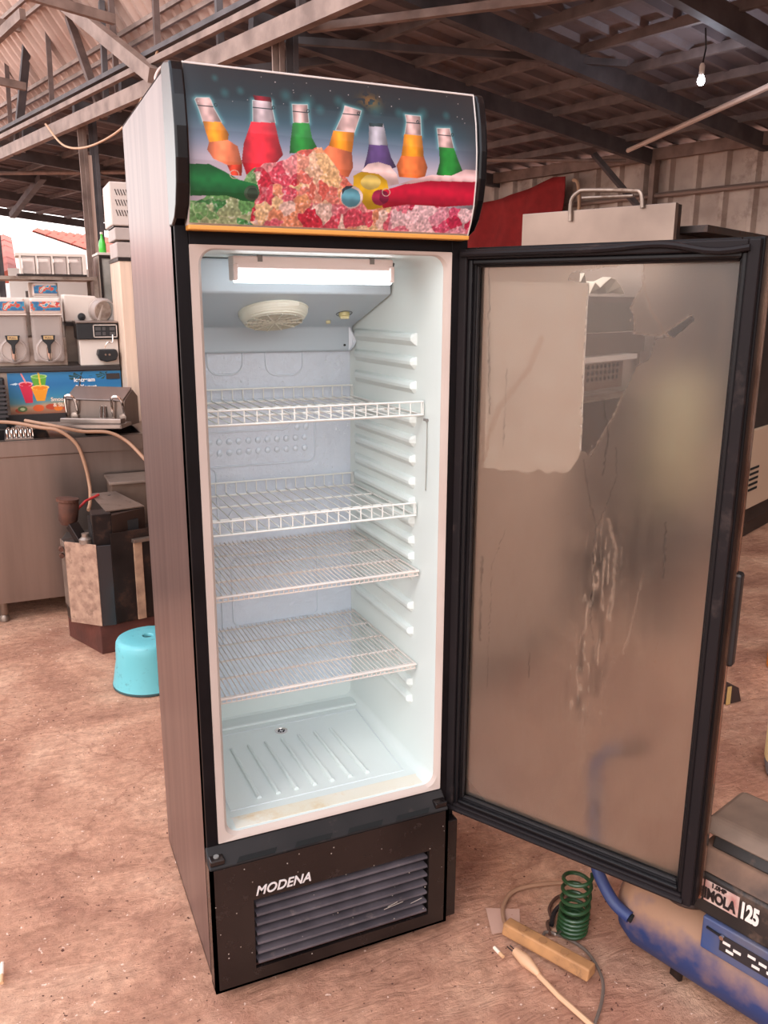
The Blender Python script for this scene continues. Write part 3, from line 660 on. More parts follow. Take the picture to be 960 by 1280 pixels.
# plate with a window, folded sides and sloping hood
gp.box(GX0, .088, GY, GY + .010, GZ0, GZ1 - .012).box(.518, GX1, GY, GY + .010, GZ0, GZ1 - .012).box(.088, .518, GY, GY + .010, .243, GZ1 - .012).box(.088, .518, GY, GY + .010, GZ0, .066)
gp.box(GX0, GX0 + .008, GY, .0, GZ0, GZ1 - .012).box(GX1 - .008, GX1, GY, .0, GZ0, GZ1 - .012).box(GX0, GX1, GY, .0, GZ0, GZ0 + .006)
grl = gp.build('grille_panel', frame_dusty, fr)
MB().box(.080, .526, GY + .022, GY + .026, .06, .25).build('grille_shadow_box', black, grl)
for i in range(7):
    z = .226 - .0245 * i
    MB().prism([(.094, GY + .002, z + .002), (.090, GY + .018, z + .006), (.090, GY + .019, z + .003), (.094, GY + .004, z - .0035), (.094, GY + .0008, z - .003)], (.420, 0, 0)).build('louvre', mat('louvre_plastic', (84, 76, 80), .4, rgb2=(60, 54, 58), vscale=12, dirt=(120, 104, 98), dscale=30, damt=.08), grl)
# hood: sunken shelf behind the top edge with four slots
hm = MB()
hm.prism([(GX0, GY + .002, GZ1 - .014), (GX0, GY + .002, GZ1 - .008), (GX0, -.004, GZ1 + .022), (GX0, 0, GZ1 + .022), (GX0, 0, GZ1 - .014)], (GX1 - GX0, 0, 0))
hood = hm.build('grille_hood', mat('hood_black', (28, 25, 25), .55, spec=.25, rgb2=(38, 34, 33), vscale=6, dirt=(72, 60, 54), dscale=20, damt=.1), grl, bevel=.003)
for x0 in (.055, .185, .31, .43): MB().prism([(x0, GY + .0025, GZ1 - .0075), (x0 + .085, GY + .0025, GZ1 - .0075), (x0 + .092, GY + .0105, GZ1 - .0005), (x0 + .008, GY + .0105, GZ1 - .0005)], (0, -.0003, .0016)).build('vent_slot', mat('slot_black', (4, 4, 4), .9), hood)
for x0 in (GX0 + .002, GX1 - .034): MB().box(x0, x0 + .032, GY + .003, GY + .034, GZ1 - .004, GZ1 + .010).build('corner_block', frame_dusty, hood, bevel=.003)
MB().lathe([(.006, 0), (.006, .003), (.0005, .003)], (GX0 + .018, GY + .016, GZ1 + .010), (0, 0, 1), 10).build('screw', mat('grey_plastic', (0, 0, 0)), hood)
text_mesh('lettering', 'MODENA', .0315, mat('silver_letter', (226, 222, 220), .3, .3), grl, (.092, GY - .0006, .2535), (1, 0, 0), (0, 0, 1), shear=.28, bold=.0006, xscale=.93, spacing=1.02)
for k in range(34):
    x, z = rng.uniform(0, .56), rng.uniform(.04, .33); s = rng.uniform(.0004, .0012)
    if k == 0: mb = MB()
    mb.box(x - s, x + s, GY - .0004, GY + .001, z - s, z + s)
for x, z, l in ((.40, .118, .05), (.47, .112, .03), (.41, .122, .025)): mb.beam((x, GY - .0003, z), (x + l, GY - .0003, z + .006), .0012, .0008)
o = mb.build('paint_chips', mat('paint_chip', (176, 160, 148), .6), grl); o['kind'] = 'stuff'
MB().box(.57, .60, -.03, .02, .03, .30).build('side_post', frame_dusty, fr, bevel=.003)
for x in (.04, .56):
    for y in (.05, .52): MB().lathe([(.018, 0), (.018, .008), (.010, .010), (.010, .03)], (x, y, 0), (0, 0, 1), 14).build('levelling_foot', black, fr)

# ---------------- open door
HX, HY = .585, .0025
DA = math.atan2(-.516, .295)               # direction the door runs from its hinge
dx = V((math.cos(DA), math.sin(DA), 0)); dn = V((-dx.y, dx.x, 0))
if dn.dot(CAM - V((HX, HY, 0))) > 0: dn = -dn     # dn points away from the photographer: towards the outer face
O = V((HX, HY, 0)); DL = .594; DZ0, DZ1 = .316, 1.624; DT = .042
def DP(u, z, d=0): return O + dx * u + dn * d + V((0, 0, z))
def dbox(mb, u0, u1, z0, z1, d0, d1): return mb.hexa([DP(u0, z0, d0), DP(u1, z0, d0), DP(u1, z0, d1), DP(u0, z0, d1), DP(u0, z1, d0), DP(u1, z1, d0), DP(u1, z1, d1), DP(u0, z1, d1)])
FW_ = .038
mb = MB(); dbox(mb, 0, FW_, DZ0, DZ1, .006, DT); dbox(mb, DL - FW_, DL, DZ0, DZ1, .006, DT); dbox(mb, FW_, DL - FW_, DZ0, DZ0 + FW_, .006, DT); dbox(mb, FW_, DL - FW_, DZ1 - FW_, DZ1, .006, DT)
door = mb.build('door', frame_b, fr, bevel=.003)
gk = mat('rubber_gasket', (30, 24, 25), .5, spec=.14, rgb2=(26, 22, 23), vscale=8, dirt=(66, 54, 50), dscale=12, damt=.1)
# gasket: stepped profile round the inner face
def ring(u0, u1, z0, z1, w_, d0, d1, nm, M):
    for a_ in ((u0, u0 + w_, z0, z1), (u1 - w_, u1, z0, z1), (u0 + w_, u1 - w_, z0, z0 + w_), (u0 + w_, u1 - w_, z1 - w_, z1)):
        mb = MB(); dbox(mb, *a_, d0, d1); mb.build(nm, M, door, bevel=.003)
ring(.002, DL - .004, DZ0 + .004, DZ1 - .004, .020, -.008, .008, 'gasket', gk)
ring(.022, DL - .024, DZ0 + .024, DZ1 - .024, .010, -.002, .010, 'inner_trim', mat('trim_black', (18, 16, 18), .35, spec=.25))
ring(.034, DL - .034, DZ0 + .034, DZ1 - .034, .006, .010, .020, 'glass_bead', mat('bead_grey', (34, 30, 30), .45, spec=.3))
# the sagging top gasket
MB().tube([DP(u, DZ1 - .014 - .010 * math.exp(-((u - .52) / .06) ** 2) + .006 * math.exp(-((u - .42) / .07) ** 2), -.010) for u in np.linspace(.01, DL - .02, 24)], .0062, 8).build('gasket_lip', gk, door, smooth=True)
MB().tube([DP(u, DZ0 + .012, -.009) for u in (.01, DL - .02)], .006, 8).build('gasket_lip', gk, door, smooth=True)
# outer face trim and handle
mb = MB(); dbox(mb, DL - .002, DL + .004, DZ0, DZ1, DT - .004, DT + .012); dbox(mb, DL - .04, DL + .004, DZ0, DZ1, DT + .006, DT + .012)
mb.build('outer_trim', mat('polished_trim', (204, 168, 146), .16, .95, rgb2=(150, 116, 100), vscale=12), door)
mb = MB(); dbox(mb, DL - .012, DL + .012, .83, 1.02, DT + .008, DT + .034); mb.build('handle', black, door, bevel=.006)
# glass pane carrying a torn, fogged film
GU0, GU1, GZ0_, GZ1_ = FW_ - .002, DL - FW_ + .002, DZ0 + FW_ - .002, DZ1 - FW_ + .002
mb = MB(); dbox(mb, GU0, GU1, GZ0_, GZ1_, .024, .028)
Mg = bpy.data.materials.new('clear_glass'); Mg.use_nodes = True; n = Mg.node_tree; n.nodes.clear()
tr = n.nodes.new('ShaderNodeBsdfTransparent'); tr.inputs[0].default_value = (.97, .98, .97, 1); gl = n.nodes.new('ShaderNodeBsdfGlossy'); gl.inputs['Roughness'].default_value = .32
fn = n.nodes.new('ShaderNodeFresnel'); fn.inputs[0].default_value = 1.45; mx = n.nodes.new('ShaderNodeMixShader'); ou = n.nodes.new('ShaderNodeOutputMaterial')
n.links.new(fn.outputs[0], mx.inputs[0]); n.links.new(tr.outputs[0], mx.inputs[1]); n.links.new(gl.outputs[0], mx.inputs[2]); n.links.new(mx.outputs[0], ou.inputs[0])
mb.build('glass_pane', Mg, door)
NU, NV = 240, 560
us = np.linspace(GU0 + .002, GU1 - .002, NU); vs_ = np.linspace(GZ0_ + .002, GZ1_ - .002, NV); UU, VV = np.meshgrid(us * 1000, vs_ * 1000)
def film_mask():
    # R: fog amount, G: milky deposit with added brightening, B: dark grime
    fog = np.full(UU.shape, .93); milk = np.full(UU.shape, .16); dark = np.zeros(UU.shape)
    n1 = vnoise(UU, VV * .35, 14, 31); n2 = vnoise(UU, VV, 40, 32); n3 = vnoise(UU, VV * .12, 5, 33); n4 = vnoise(UU, VV, 7, 34)
    milk += .10 * (n2 - .5) + .08 * (n1 - .5)
    clear = inpoly(CLEAR, UU + 6 * (n4 - .5), VV + 6 * (n4 - .5)); fog[clear] = .10; milk[clear] = .03
    for P, w_, k_ in SCRATCH:
        d = segdist(P, UU + 5 * (n4 - .5), VV, False); g = np.clip(1.3 - d / w_, 0, 1)
        if k_ < 0: dark = np.maximum(dark, g * -k_ * (.35 + .8 * n3))
        else: milk = np.maximum(milk, g * k_)
    band = np.exp(-((UU - STREAK[0] - .05 * (VV - 950)) / STREAK[1]) ** 2) * np.clip((VV - 620) / 60, 0, 1) * np.clip((1120 - VV) / 120, 0, 1)
    n6 = vnoise(UU + .04 * VV, VV * .22, 3.2, 36); milk += .10 * np.clip((950 - VV) / 350, 0, 1); milk += band * 1.3 * np.clip(n3 * n6 * 2.6 - .75, 0, 1); dark += band * .8 * np.clip(.8 - n1 * 1.4, 0, 1)  # tan deposit raised low down, standing in for light on the floor behind
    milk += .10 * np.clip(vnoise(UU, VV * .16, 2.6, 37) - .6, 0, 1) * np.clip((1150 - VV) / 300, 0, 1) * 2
    lowd = np.exp(-((UU - 430) / 75) ** 2 - ((VV - 1060) / 120) ** 2); dark += .30 * lowd * (.5 + n2)
    r = np.random.default_rng(5)
    for k in range(70):
        x_, z_ = r.uniform(60, 540), r.uniform(380, 1560); g = np.clip(1.3 - np.hypot(UU - x_, (VV - z_) * .6) / r.uniform(.8, 2.0), 0, 1) * .6; milk = np.maximum(milk, g)
    return np.clip(np.stack([fog, milk, dark], -1), 0, 1)
CLEAR = [(237, 1571), (378, 1590), (384, 1557), (374, 1531), (362, 1506), (372, 1487), (371, 1459), (423, 1455), (474, 1494), (481, 1483), (451, 1456), (415, 1449), (404, 1410), (382, 1398), (367, 1364), (357, 1340), (342, 1298), (320, 1255), (304, 1217), (278, 1226), (275, 1417), (274, 1552), (232, 1557)]
SCRATCH = [([(55, 1591), (60, 1396), (68, 1282)], 1.4, -.5), ([(104, 1379), (104, 1298), (102, 1214)], 1.4, -.35), ([(287, 1206), (302, 1140), (322, 1070), (322, 1001), (325, 865), (333, 828)], 1.5, -.55),
  ([(352, 1238), (359, 1179), (340, 1115), (331, 1093), (320, 1065)], 1.4, -.45), ([(118, 1031), (87, 951), (86, 809), (86, 649)], .9, -.35), ([(462, 1103), (467, 992)], 2.0, -.5), ([(189, 760), (189, 703)], 1.6, -.6),
  ([(60, 960), (62, 760)], 3.0, -.5), ([(320, 1330), (335, 1260), (330, 1180)], 1.8, -.6),
  ([(347, 1090), (367, 1036), (368, 951), (365, 880)], 5.0, .62), ([(427, 995), (417, 919), (407, 852), (397, 811)], 2.4, .45), ([(334, 817), (345, 700), (338, 640)], 4.0, .30),
  ([(50, 1200), (63, 1223), (90, 1297), (156, 1382), (180, 1443)], 10, .40), ([(58, 1180), (72, 1250)], 5, .55), ([(380, 1560), (400, 1500), (440, 1450)], 3, .4), ([(378, 1590), (384, 1557), (374, 1531), (362, 1506), (372, 1487), (371, 1459), (423, 1455), (474, 1494)], 2.5, .35),
  ([(300, 1215), (320, 1255), (342, 1298), (357, 1340)], 2.5, .30), ([(48, 1590), (552, 1592)], 4, .25), ([(320, 640), (330, 560), (322, 500)], 9, .30), ([(420, 1360), (480, 1375), (530, 1350)], 12, .22)]
STREAK = (335, 34)
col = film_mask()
Vf = np.stack([UU / 1000, VV / 1000], -1)
def plane_pts(d): return np.array(O)[None, None, :] + np.array(dx)[None, None, :] * Vf[..., :1] + np.array(dn)[None, None, :] * d + np.array([0, 0, 1.])[None, None, :] * Vf[..., 1:]
Mf = bpy.data.materials.new('fogged_film'); Mf.use_nodes = True; n = Mf.node_tree; n.nodes.clear(); L = n.links
at = n.nodes.new('ShaderNodeAttribute'); at.attribute_name = 'paint'; sep = n.nodes.new('ShaderNodeSeparateColor'); L.new(at.outputs['Color'], sep.inputs[0])
tr = n.nodes.new('ShaderNodeBsdfTransparent'); rfr = n.nodes.new('ShaderNodeBsdfRefraction'); rfr.inputs['Roughness'].default_value = .34; rfr.inputs['IOR'].default_value = 1.22; rfr.inputs[0].default_value = (1, .97, .94, 1)
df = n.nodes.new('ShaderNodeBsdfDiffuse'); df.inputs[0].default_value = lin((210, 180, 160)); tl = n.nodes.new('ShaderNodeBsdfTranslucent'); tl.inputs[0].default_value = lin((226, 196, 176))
dk = n.nodes.new('ShaderNodeBsdfDiffuse'); dk.inputs[0].default_value = lin((44, 36, 30))
m0 = n.nodes.new('ShaderNodeMixShader'); m1 = n.nodes.new('ShaderNodeMixShader'); m2 = n.nodes.new('ShaderNodeMixShader'); m3 = n.nodes.new('ShaderNodeMixShader'); ou = n.nodes.new('ShaderNodeOutputMaterial')
L.new(sep.outputs[0], m0.inputs[0]); L.new(tr.outputs[0], m0.inputs[1]); L.new(rfr.outputs[0], m0.inputs[2])
m1.inputs[0].default_value = .5; L.new(df.outputs[0], m1.inputs[1]); L.new(tl.outputs[0], m1.inputs[2])
L.new(sep.outputs[1], m2.inputs[0]); L.new(m0.outputs[0], m2.inputs[1]); L.new(m1.outputs[0], m2.inputs[2])
L.new(sep.outputs[2], m3.inputs[0]); L.new(m2.outputs[0], m3.inputs[1]); L.new(dk.outputs[0], m3.inputs[2]); L.new(m3.outputs[0], ou.inputs[0])
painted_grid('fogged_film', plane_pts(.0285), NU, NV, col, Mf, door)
back = np.concatenate([col[..., :1], col[..., 1:] * .3], -1)
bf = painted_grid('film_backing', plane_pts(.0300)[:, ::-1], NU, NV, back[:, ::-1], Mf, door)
# paper sticker with a torn lower edge on the outer side
S = [(113, 1556), (274, 1552), (275, 1417), (279, 1226), (273, 1205), (256, 1179), (239, 1171), (222, 1177), (212, 1165), (190, 1176), (160, 1160), (128, 1168), (100, 1158), (84, 1166), (56, 1160), (52, 1556)]
mb = MB(); mb.prism([DP(u / 1000, z / 1000, .0325) for u, z in S], dn * .0006)
mb.build('torn_sticker', mat('sticker_paper', (190, 174, 165), .6, var=.03, vscale=10), door)
for u in (.10, .30, .50): pass

# ------------------------------------------------------------------ wire shelves inside
wire_m = mat('coated_wire', (226, 226, 220), .35, .1)
wire_old = mat('aged_wire', (222, 208, 198), .4, .1, rgb2=(206, 206, 202), vscale=20)
def shelf(z, yf, yb, fine, label, dip=0.0):
    t_ = thing('wire_shelf', label, 'shelf', (.297, (yf + yb) / 2, z), group='wire shelves inside the fridge')
    x0, x1 = .052, .543; M = wire_old if fine else wire_m
    if fine:
        nW = 44; r_ = .0014; prof = [(yf, -.012), (yf - .001, -.003), (yf + .004, 0), (yb, 0)]
    else:
        nW = 19; r_ = .0016; prof = [(yf, .028), (yf, .002), (yf + .002, 0), (yb - .002, 0), (yb, .002), (yb, .028)]
    w0 = None
    for i in range(nW):
        x = x0 + .004 + (x1 - x0 - .008) * i / (nW - 1)
        if w0 is None:
            o = MB().tube([(x, y, z + h) for y, h in prof], r_, 6).build('shelf_wire', M, t_); w0 = (o, x)
        else: linked('shelf_wire', w0[0].data, t_, loc=(x - w0[1], 0, 0))
    nb = 5 if fine else 4
    for k in range(nb):
        y = yf + .01 + (yb - yf - .02) * k / (nb - 1)
        MB().tube([(x0, y, z - .0035), (x1, y, z - .0035)], .0026, 8).build('cross_bar', M, t_)
    if fine:
        MB().tube([(x0, yf - .001, z - .001), (x1, yf - .001, z - .001)], .003, 8).build('front_rail', M, t_)
        MB().tube([(x0, yf + .001, z - .012), (x1, yf + .001, z - .012)], .0018, 6).build('front_rail', M, t_)
    else:
        for y in (yf, yb): MB().tube([(x0, y, z + .002), (x0, y, z + .028), (x1, y, z + .028), (x1, y, z + .002)], .0022, 8).build('rail', M, t_)
        MB().tube([(x0, yf - .002, z - .001), (x1, yf - .002, z - .001)], .0022, 8).build('rail', M, t_)
    for x in (x0, x1): MB().tube([(x, yf + .004, z - .002), (x, yb - .004, z - .002)], .0026, 8).build('side_bar', M, t_)
    return t_
shelf(1.272, .078, .500, False, 'topmost white wire shelf with raised front rail, below the fan')
shelf(1.034, .108, .500, False, 'second white wire shelf from the top, coarse wires and raised rail')
shelf(.903, .088, .500, True, 'upper of the two flat close-wired shelves, third from the top')
shelf(.664, .096, .505, True, 'lowest wire shelf in the fridge, flat with close wires')

# ================================================================== left of the fridge
# ---- stool
cyan = mat('turquoise_plastic', (100, 176, 182), .38, var=.04, vscale=6, dirt=(70, 100, 100), dscale=34, damt=.12)
st = thing('plastic_stool', 'round turquoise plastic stool with a hole in its seat, beside the fridge', 'stool', (.125, 1.705, 0))
SC = V((.125, 1.705, 0))
def stool_r(a, h):      # foot openings pinch the skirt
    return 1 - .06 * math.exp(-((h - .115) / .025) ** 2) * max(0, math.cos(2 * a)) ** 6
prof = [(.172, .004), (.176, .010), (.172, .03), (.163, .09), (.158, .15), (.154, .20), (.150, .235), (.143, .248), (.128, .255), (.06, .257), (.027, .257), (.024, .252), (.024, .235)]
n_ = 48; vs = []; 
prof = [(r_ * .845, h_ * .78) for r_, h_ in prof]
for r_, h_ in prof:
    for k in range(n_):
        a_ = 2 * PI * k / n_; q = r_ * (stool_r(a_ + .3, h_) if r_ > .10 else 1); vs.append((SC.x + q * math.cos(a_), SC.y + q * math.sin(a_), h_))
MB().add(vs, [(i * n_ + k, i * n_ + (k + 1) % n_, (i + 1) * n_ + (k + 1) % n_, (i + 1) * n_ + k) for i in range(len(prof) - 1) for k in range(n_)]).build('body', cyan, st, smooth=True)
MB().lathe([(.0195, .188), (.0005, .188)], SC, (0, 0, 1), 20, cap=False).build('seat_hole', mat('hole_dark', (30, 46, 48), .8), st)
MB().lathe([(.150, .0), (.150, .008), (.146, .010), (.144, 0)], SC, (0, 0, 1), 48, cap=False).build('foot_ring', mat('dark_teal', (48, 74, 76), .5), st, smooth=True)

# ---- long stainless counter with recessed basins
ct = thing('steel_counter', 'long low stainless steel counter on round legs, behind the fridge at left', 'counter', (-.3, 2.9, 0))
CX0, CX1, CY0, CY1, CZ0, CZ1 = -1.6, .75, 2.62, 3.085, .10, .885
MB().box(CX0, CX1, CY0 + .012, CY0 + .020, CZ0, .81).build('front_panel', steel, ct, bevel=.002)
MB().box(CX0, CX1, CY0, CY0 + .022, .808, CZ1).build('front_lip', steel, ct, bevel=.005)
MB().box(CX0, CX0 + .01, CY0, CY1, CZ0, CZ1).box(CX1 - .01, CX1, CY0, CY1, CZ0, CZ1).box(CX0, CX1, CY1 - .01, CY1, CZ0, CZ1).box(CX0, CX1, CY0 + .02, CY1, CZ0, CZ0 + .01).build('body', steel_dull, ct)
tp = MB(); xb = [(-1.4, -.95), (-.85, -.335), (-.30, -.14), (.02, .28)]; x = CX0
for a_, b_ in xb: tp.box(x, a_, CY0, CY1, CZ1 - .006, CZ1); tp.box(a_, b_, CY0, CY0 + .05, CZ1 - .006, CZ1); tp.box(a_, b_, CY1 - .07, CY1, CZ1 - .006, CZ1); x = b_
tp.box(x, CX1, CY0, CY1, CZ1 - .006, CZ1).build('top', steel, ct)
for a_, b_ in xb:
    MB().box(a_, b_, CY0 + .05, CY1 - .07, CZ1 - .16, CZ1 - .15).box(a_, a_ + .004, CY0 + .05, CY1 - .07, CZ1 - .16, CZ1).box(b_ - .004, b_, CY0 + .05, CY1 - .07, CZ1 - .16, CZ1).box(a_, b_, CY0 + .05, CY0 + .054, CZ1 - .16, CZ1).box(a_, b_, CY1 - .074, CY1 - .07, CZ1 - .16, CZ1).build('basin', dark_metal, ct)
for x in (-1.45, -.42, .65):
    for y in (2.68, 3.08): MB().lathe([(.022, 0), (.022, .02), (.016, .03), (.02, .035), (.02, .11)], (x, y, 0), n=14).build('leg', steel_dull, ct, smooth=True)
# divider rack and tray resting over the basins
dv = thing('wire_rack', 'small bent metal divider rack on the edge of the steel counter', 'rack', (-.26, 2.74, .885))
for k in range(6): MB().tube(smooth_path([(-.325 + .02 * k, 2.66, .888), (-.325 + .02 * k, 2.66, .93), (-.315 + .02 * k, 2.70, .935), (-.312 + .02 * k, 2.70, .888)], 4), .004, 6).build('hoop', chrome, dv, smooth=True)
MB().box(-.335, -.215, 2.645, 2.665, .886, .894).box(-.335, -.215, 2.695, 2.712, .886, .894).build('strip', steel, dv)
ty = thing('steel_tray', 'flat wide stainless tray lying tilted on the counter in front of the grill', 'tray', (.07, 2.85, .89))
X = Matrix.Translation((-.06, 2.80, .915)) @ Matrix.Rotation(math.radians(-20), 4, 'Z') @ Matrix.Rotation(math.radians(-3), 4, 'X')
MB().box(-.20, .30, -.12, .09, 0, .004, X).build('pan', steel, ty)
for q in ((-.20, .30, -.12, -.112), (-.20, .30, .082, .09), (-.20, -.192, -.12, .09), (.292, .30, -.12, .09)): MB().box(q[0], q[1], q[2], q[3], 0, .018, X).build('rim', steel, ty)
X2 = X @ Matrix.Translation((.10, -.02, .02)) @ Matrix.Rotation(math.radians(-14), 4, 'Z')
MB().box(-.12, .20, -.02, .03, 0, .024, X2).build('channel', steel, ty, bevel=.004)
# ---- contact grill with two handles
cg = thing('contact_grill', 'stainless box grill with two upright handles on the counter', 'grill', (.15, 2.98, .885))
X = Matrix.Translation((.135, 2.95, .90)) @ Matrix.Rotation(math.radians(-36), 4, 'Z')
MB().prism([X @ V(q) for q in ((-.17, -.06, 0), (-.17, .08, 0), (-.17, .08, .14), (-.17, .03, .18), (-.17, -.06, .13))], X.to_3x3() @ V((.33, 0, 0))).build('body', steel, cg, bevel=.004)
MB().prism([X @ V(q) for q in ((-.165, -.068, .125), (-.165, .03, .182), (-.165, .03, .190), (-.165, -.072, .133))], X.to_3x3() @ V((.32, 0, 0))).build('lid', steel, cg, bevel=.002)
for x in (-.16, .10):
    P = [(x, -.065, .02), (x, -.08, .12), (x + .012, -.09, .15), (x + .045, -.09, .15), (x + .058, -.08, .12), (x + .058, -.065, .06)]
    MB().tube([X @ V(q) for q in smooth_path(P, 4)], .007, 8).build('handle', chrome, cg, smooth=True)
for x in (-.12, .15): MB().lathe([(.020, 0), (.020, .012), (.010, .018)], X @ V((x, -.06, .045)), X.to_3x3() @ V((0, -1, 0)), 14).build('knob', steel_dull, cg, smooth=True)
for x in (.03, .05): MB().tube([X @ V((x, -.065, .10)), X @ V((x, -.075, .04))], .006, 6).build('hinge_pin', chrome, cg)
# ---- two hoses over the counter
for pts, lab in (([(-.75, 2.74, .96), (-.36, 2.72, .965), (-.18, 2.635, .94), (-.10, 2.60, .925), (-.03, 2.585, .86), (.0, 2.575, .76), (.012, 2.56, .66), (.005, 2.50, .60), (-.012, 2.42, .575)], 'brown rubber hose bent over the counter lip, hanging down to the old grinder'),
                 ([(-.24, 2.76, .96), (-.12, 2.632, .945), (.0, 2.615, .915), (.12, 2.60, .905), (.20, 2.575, .86), (.26, 2.50, .79), (.30, 2.46, .735), (.32, 2.45, .715)], 'brown rubber hose running down right from the counter onto the grey box')):
    tag(MB().tube(smooth_path(pts, 6), .0085, 10).build('rubber_hose', rubber_tan, None, smooth=True), lab, 'hose', 'hoses over the steel counter')
# ---- grey sheet box on the floor against the counter
gb = thing('steel_box', 'plain grey steel box standing against the counter behind the old grinder', 'box', (.27, 2.48, 0))
MB().box(.095, .47, 2.40, 2.60, 0, .690).build('body', mat('grey_box_steel', (118, 98, 86), .45, .7, var=.15), gb, bevel=.002)
MB().box(.085, .48, 2.385, 2.605, .690, .702).build('lid', steel_dull, gb, bevel=.002)
# ---- old octagonal machine
om = thing('old_grinder', 'worn dark sheet-metal machine with angled panels on a brown base, beside the stool', 'machine', (.05, 2.3, 0))
base = [(-.146, 2.344), (-.029, 2.063), (.30, 2.10), (.36, 2.38), (.10, 2.385)]
MB().prism([(x, y, 0) for x, y in base], (0, 0, .135)).build('base', rust_base, om, bevel=.003)
oct_ = [(-.150, 2.24), (-.138, 2.165), (-.018, 2.055), (.04, 2.05), (.30, 2.11), (.34, 2.36), (.05, 2.375), (-.12, 2.36)]
MB().prism([(x, y, .135) for x, y in oct_], (0, 0, .36)).build('body', dark_metal, om, bevel=.003)
def panel(a, b, z0, z1, M, nm, th=.004, par=om, s0=0, s1=1):
    a = V((*a, 0)); b = V((*b, 0)); d = b - a; nr = V((d.y, -d.x, 0)).normalized(); p0 = a + d * s0; p1 = a + d * s1
    P = [p0, p1, p1 + nr * th, p0 + nr * th]; return MB().prism([V((q.x, q.y, z0)) for q in P], (0, 0, z1 - z0)).build(nm, M, par, bevel=.001)
panel(oct_[1], oct_[2], .135, .505, mat('dull_zinc_panel', (176, 142, 120), .6, .25, rgb2=(138, 106, 90), vscale=30, dirt=(100, 74, 60), dscale=22, damt=.25), 'front_panel')
panel(oct_[0], oct_[1], .20, .50, steel_dull, 'side_panel')
panel(oct_[2], oct_[3], .135, .50, mat('blue_grey_glass', (58, 56, 58), .2, .5), 'glass_panel')
panel(oct_[3], oct_[4], .14, .55, dark_metal, 'door_panel', .004)
panel(oct_[3], oct_[4], .14, .505, mat('dull_zinc_strip', (190, 152, 124), .55, .3, rgb2=(150, 116, 96), vscale=20), 'door_strip', .012, om, .36, .50)
panel(oct_[3], oct_[4], .497, .512, steel_dull, 'ledge', .03, om, .34, 1.0)
MB().prism([(-.03, 2.075, .495), (.17, 2.12, .495), (.17, 2.30, .495), (-.03, 2.27, .495)], (0, 0, .09)).build('gear_box', mat('black_iron', (26, 22, 22), .6), om)
ub = MB().prism([(-.028, 2.062, .48), (.052, 2.068, .48), (.050, 2.16, .48), (-.026, 2.16, .48)], (0, 0, .155)).build('chute_box', dark_metal, om, bevel=.003)
MB().prism([(.052, 2.066, .50), (.205, 2.16, .50), (.20, 2.30, .50), (.05, 2.22, .50)], (0, 0, .125)).build('hopper_side', mat('brown_sheet', (70, 54, 48), .4, .6, var=.2), om, bevel=.002)
tpn = MB().prism([(.035, 2.10, .632), (.205, 2.16, .628), (.11, 2.392, .655), (.00, 2.38, .655)], (0, 0, .005)).build('top_plate', steel_dull, om)
for k in range(6):
    t_ = .15 + .14 * k; p_ = V((.165, 2.20, .6355)).lerp(V((.06, 2.36, .656)), t_); MB().lathe([(.008, 0), (.008, .003)], p_, n=10).build('slot', mat('slot_black', (0, 0, 0)), tpn)
MB().lathe([(.030, 0), (.040, .02), (.044, .09), (.038, .11)], (-.115, 2.22, .565), (0.1, 0, 1), 16).build('gear_housing', rusty, om, smooth=True)
MB().lathe([(.048, 0), (.048, .012)], (-.110, 2.22, .67), (0.1, 0, 1), 16).build('flange', rusty, om)
MB().beam((-.10, 2.19, .57), (-.06, 2.13, .49), .05, .03).build('arm', dark_metal, om, bevel=.003)
MB().lathe([(.028, 0), (.028, .02), (.016, .03), (.016, .045)], (-.055, 2.115, .50), n=14).build('cap', steel_dull, om, smooth=True)
for z in (.44, .47): MB().lathe([(.010, 0), (.010, .03)], (-.155, 2.19, z), (0, -1, 0), 10).build('bolt', rusty, om)
MB().tube([(-.11, 2.20, .60), (-.03, 2.28, .65), (.03, 2.32, .665)], .006, 8).build('red_wire', mat('red_wire', (170, 40, 40), .5), om)

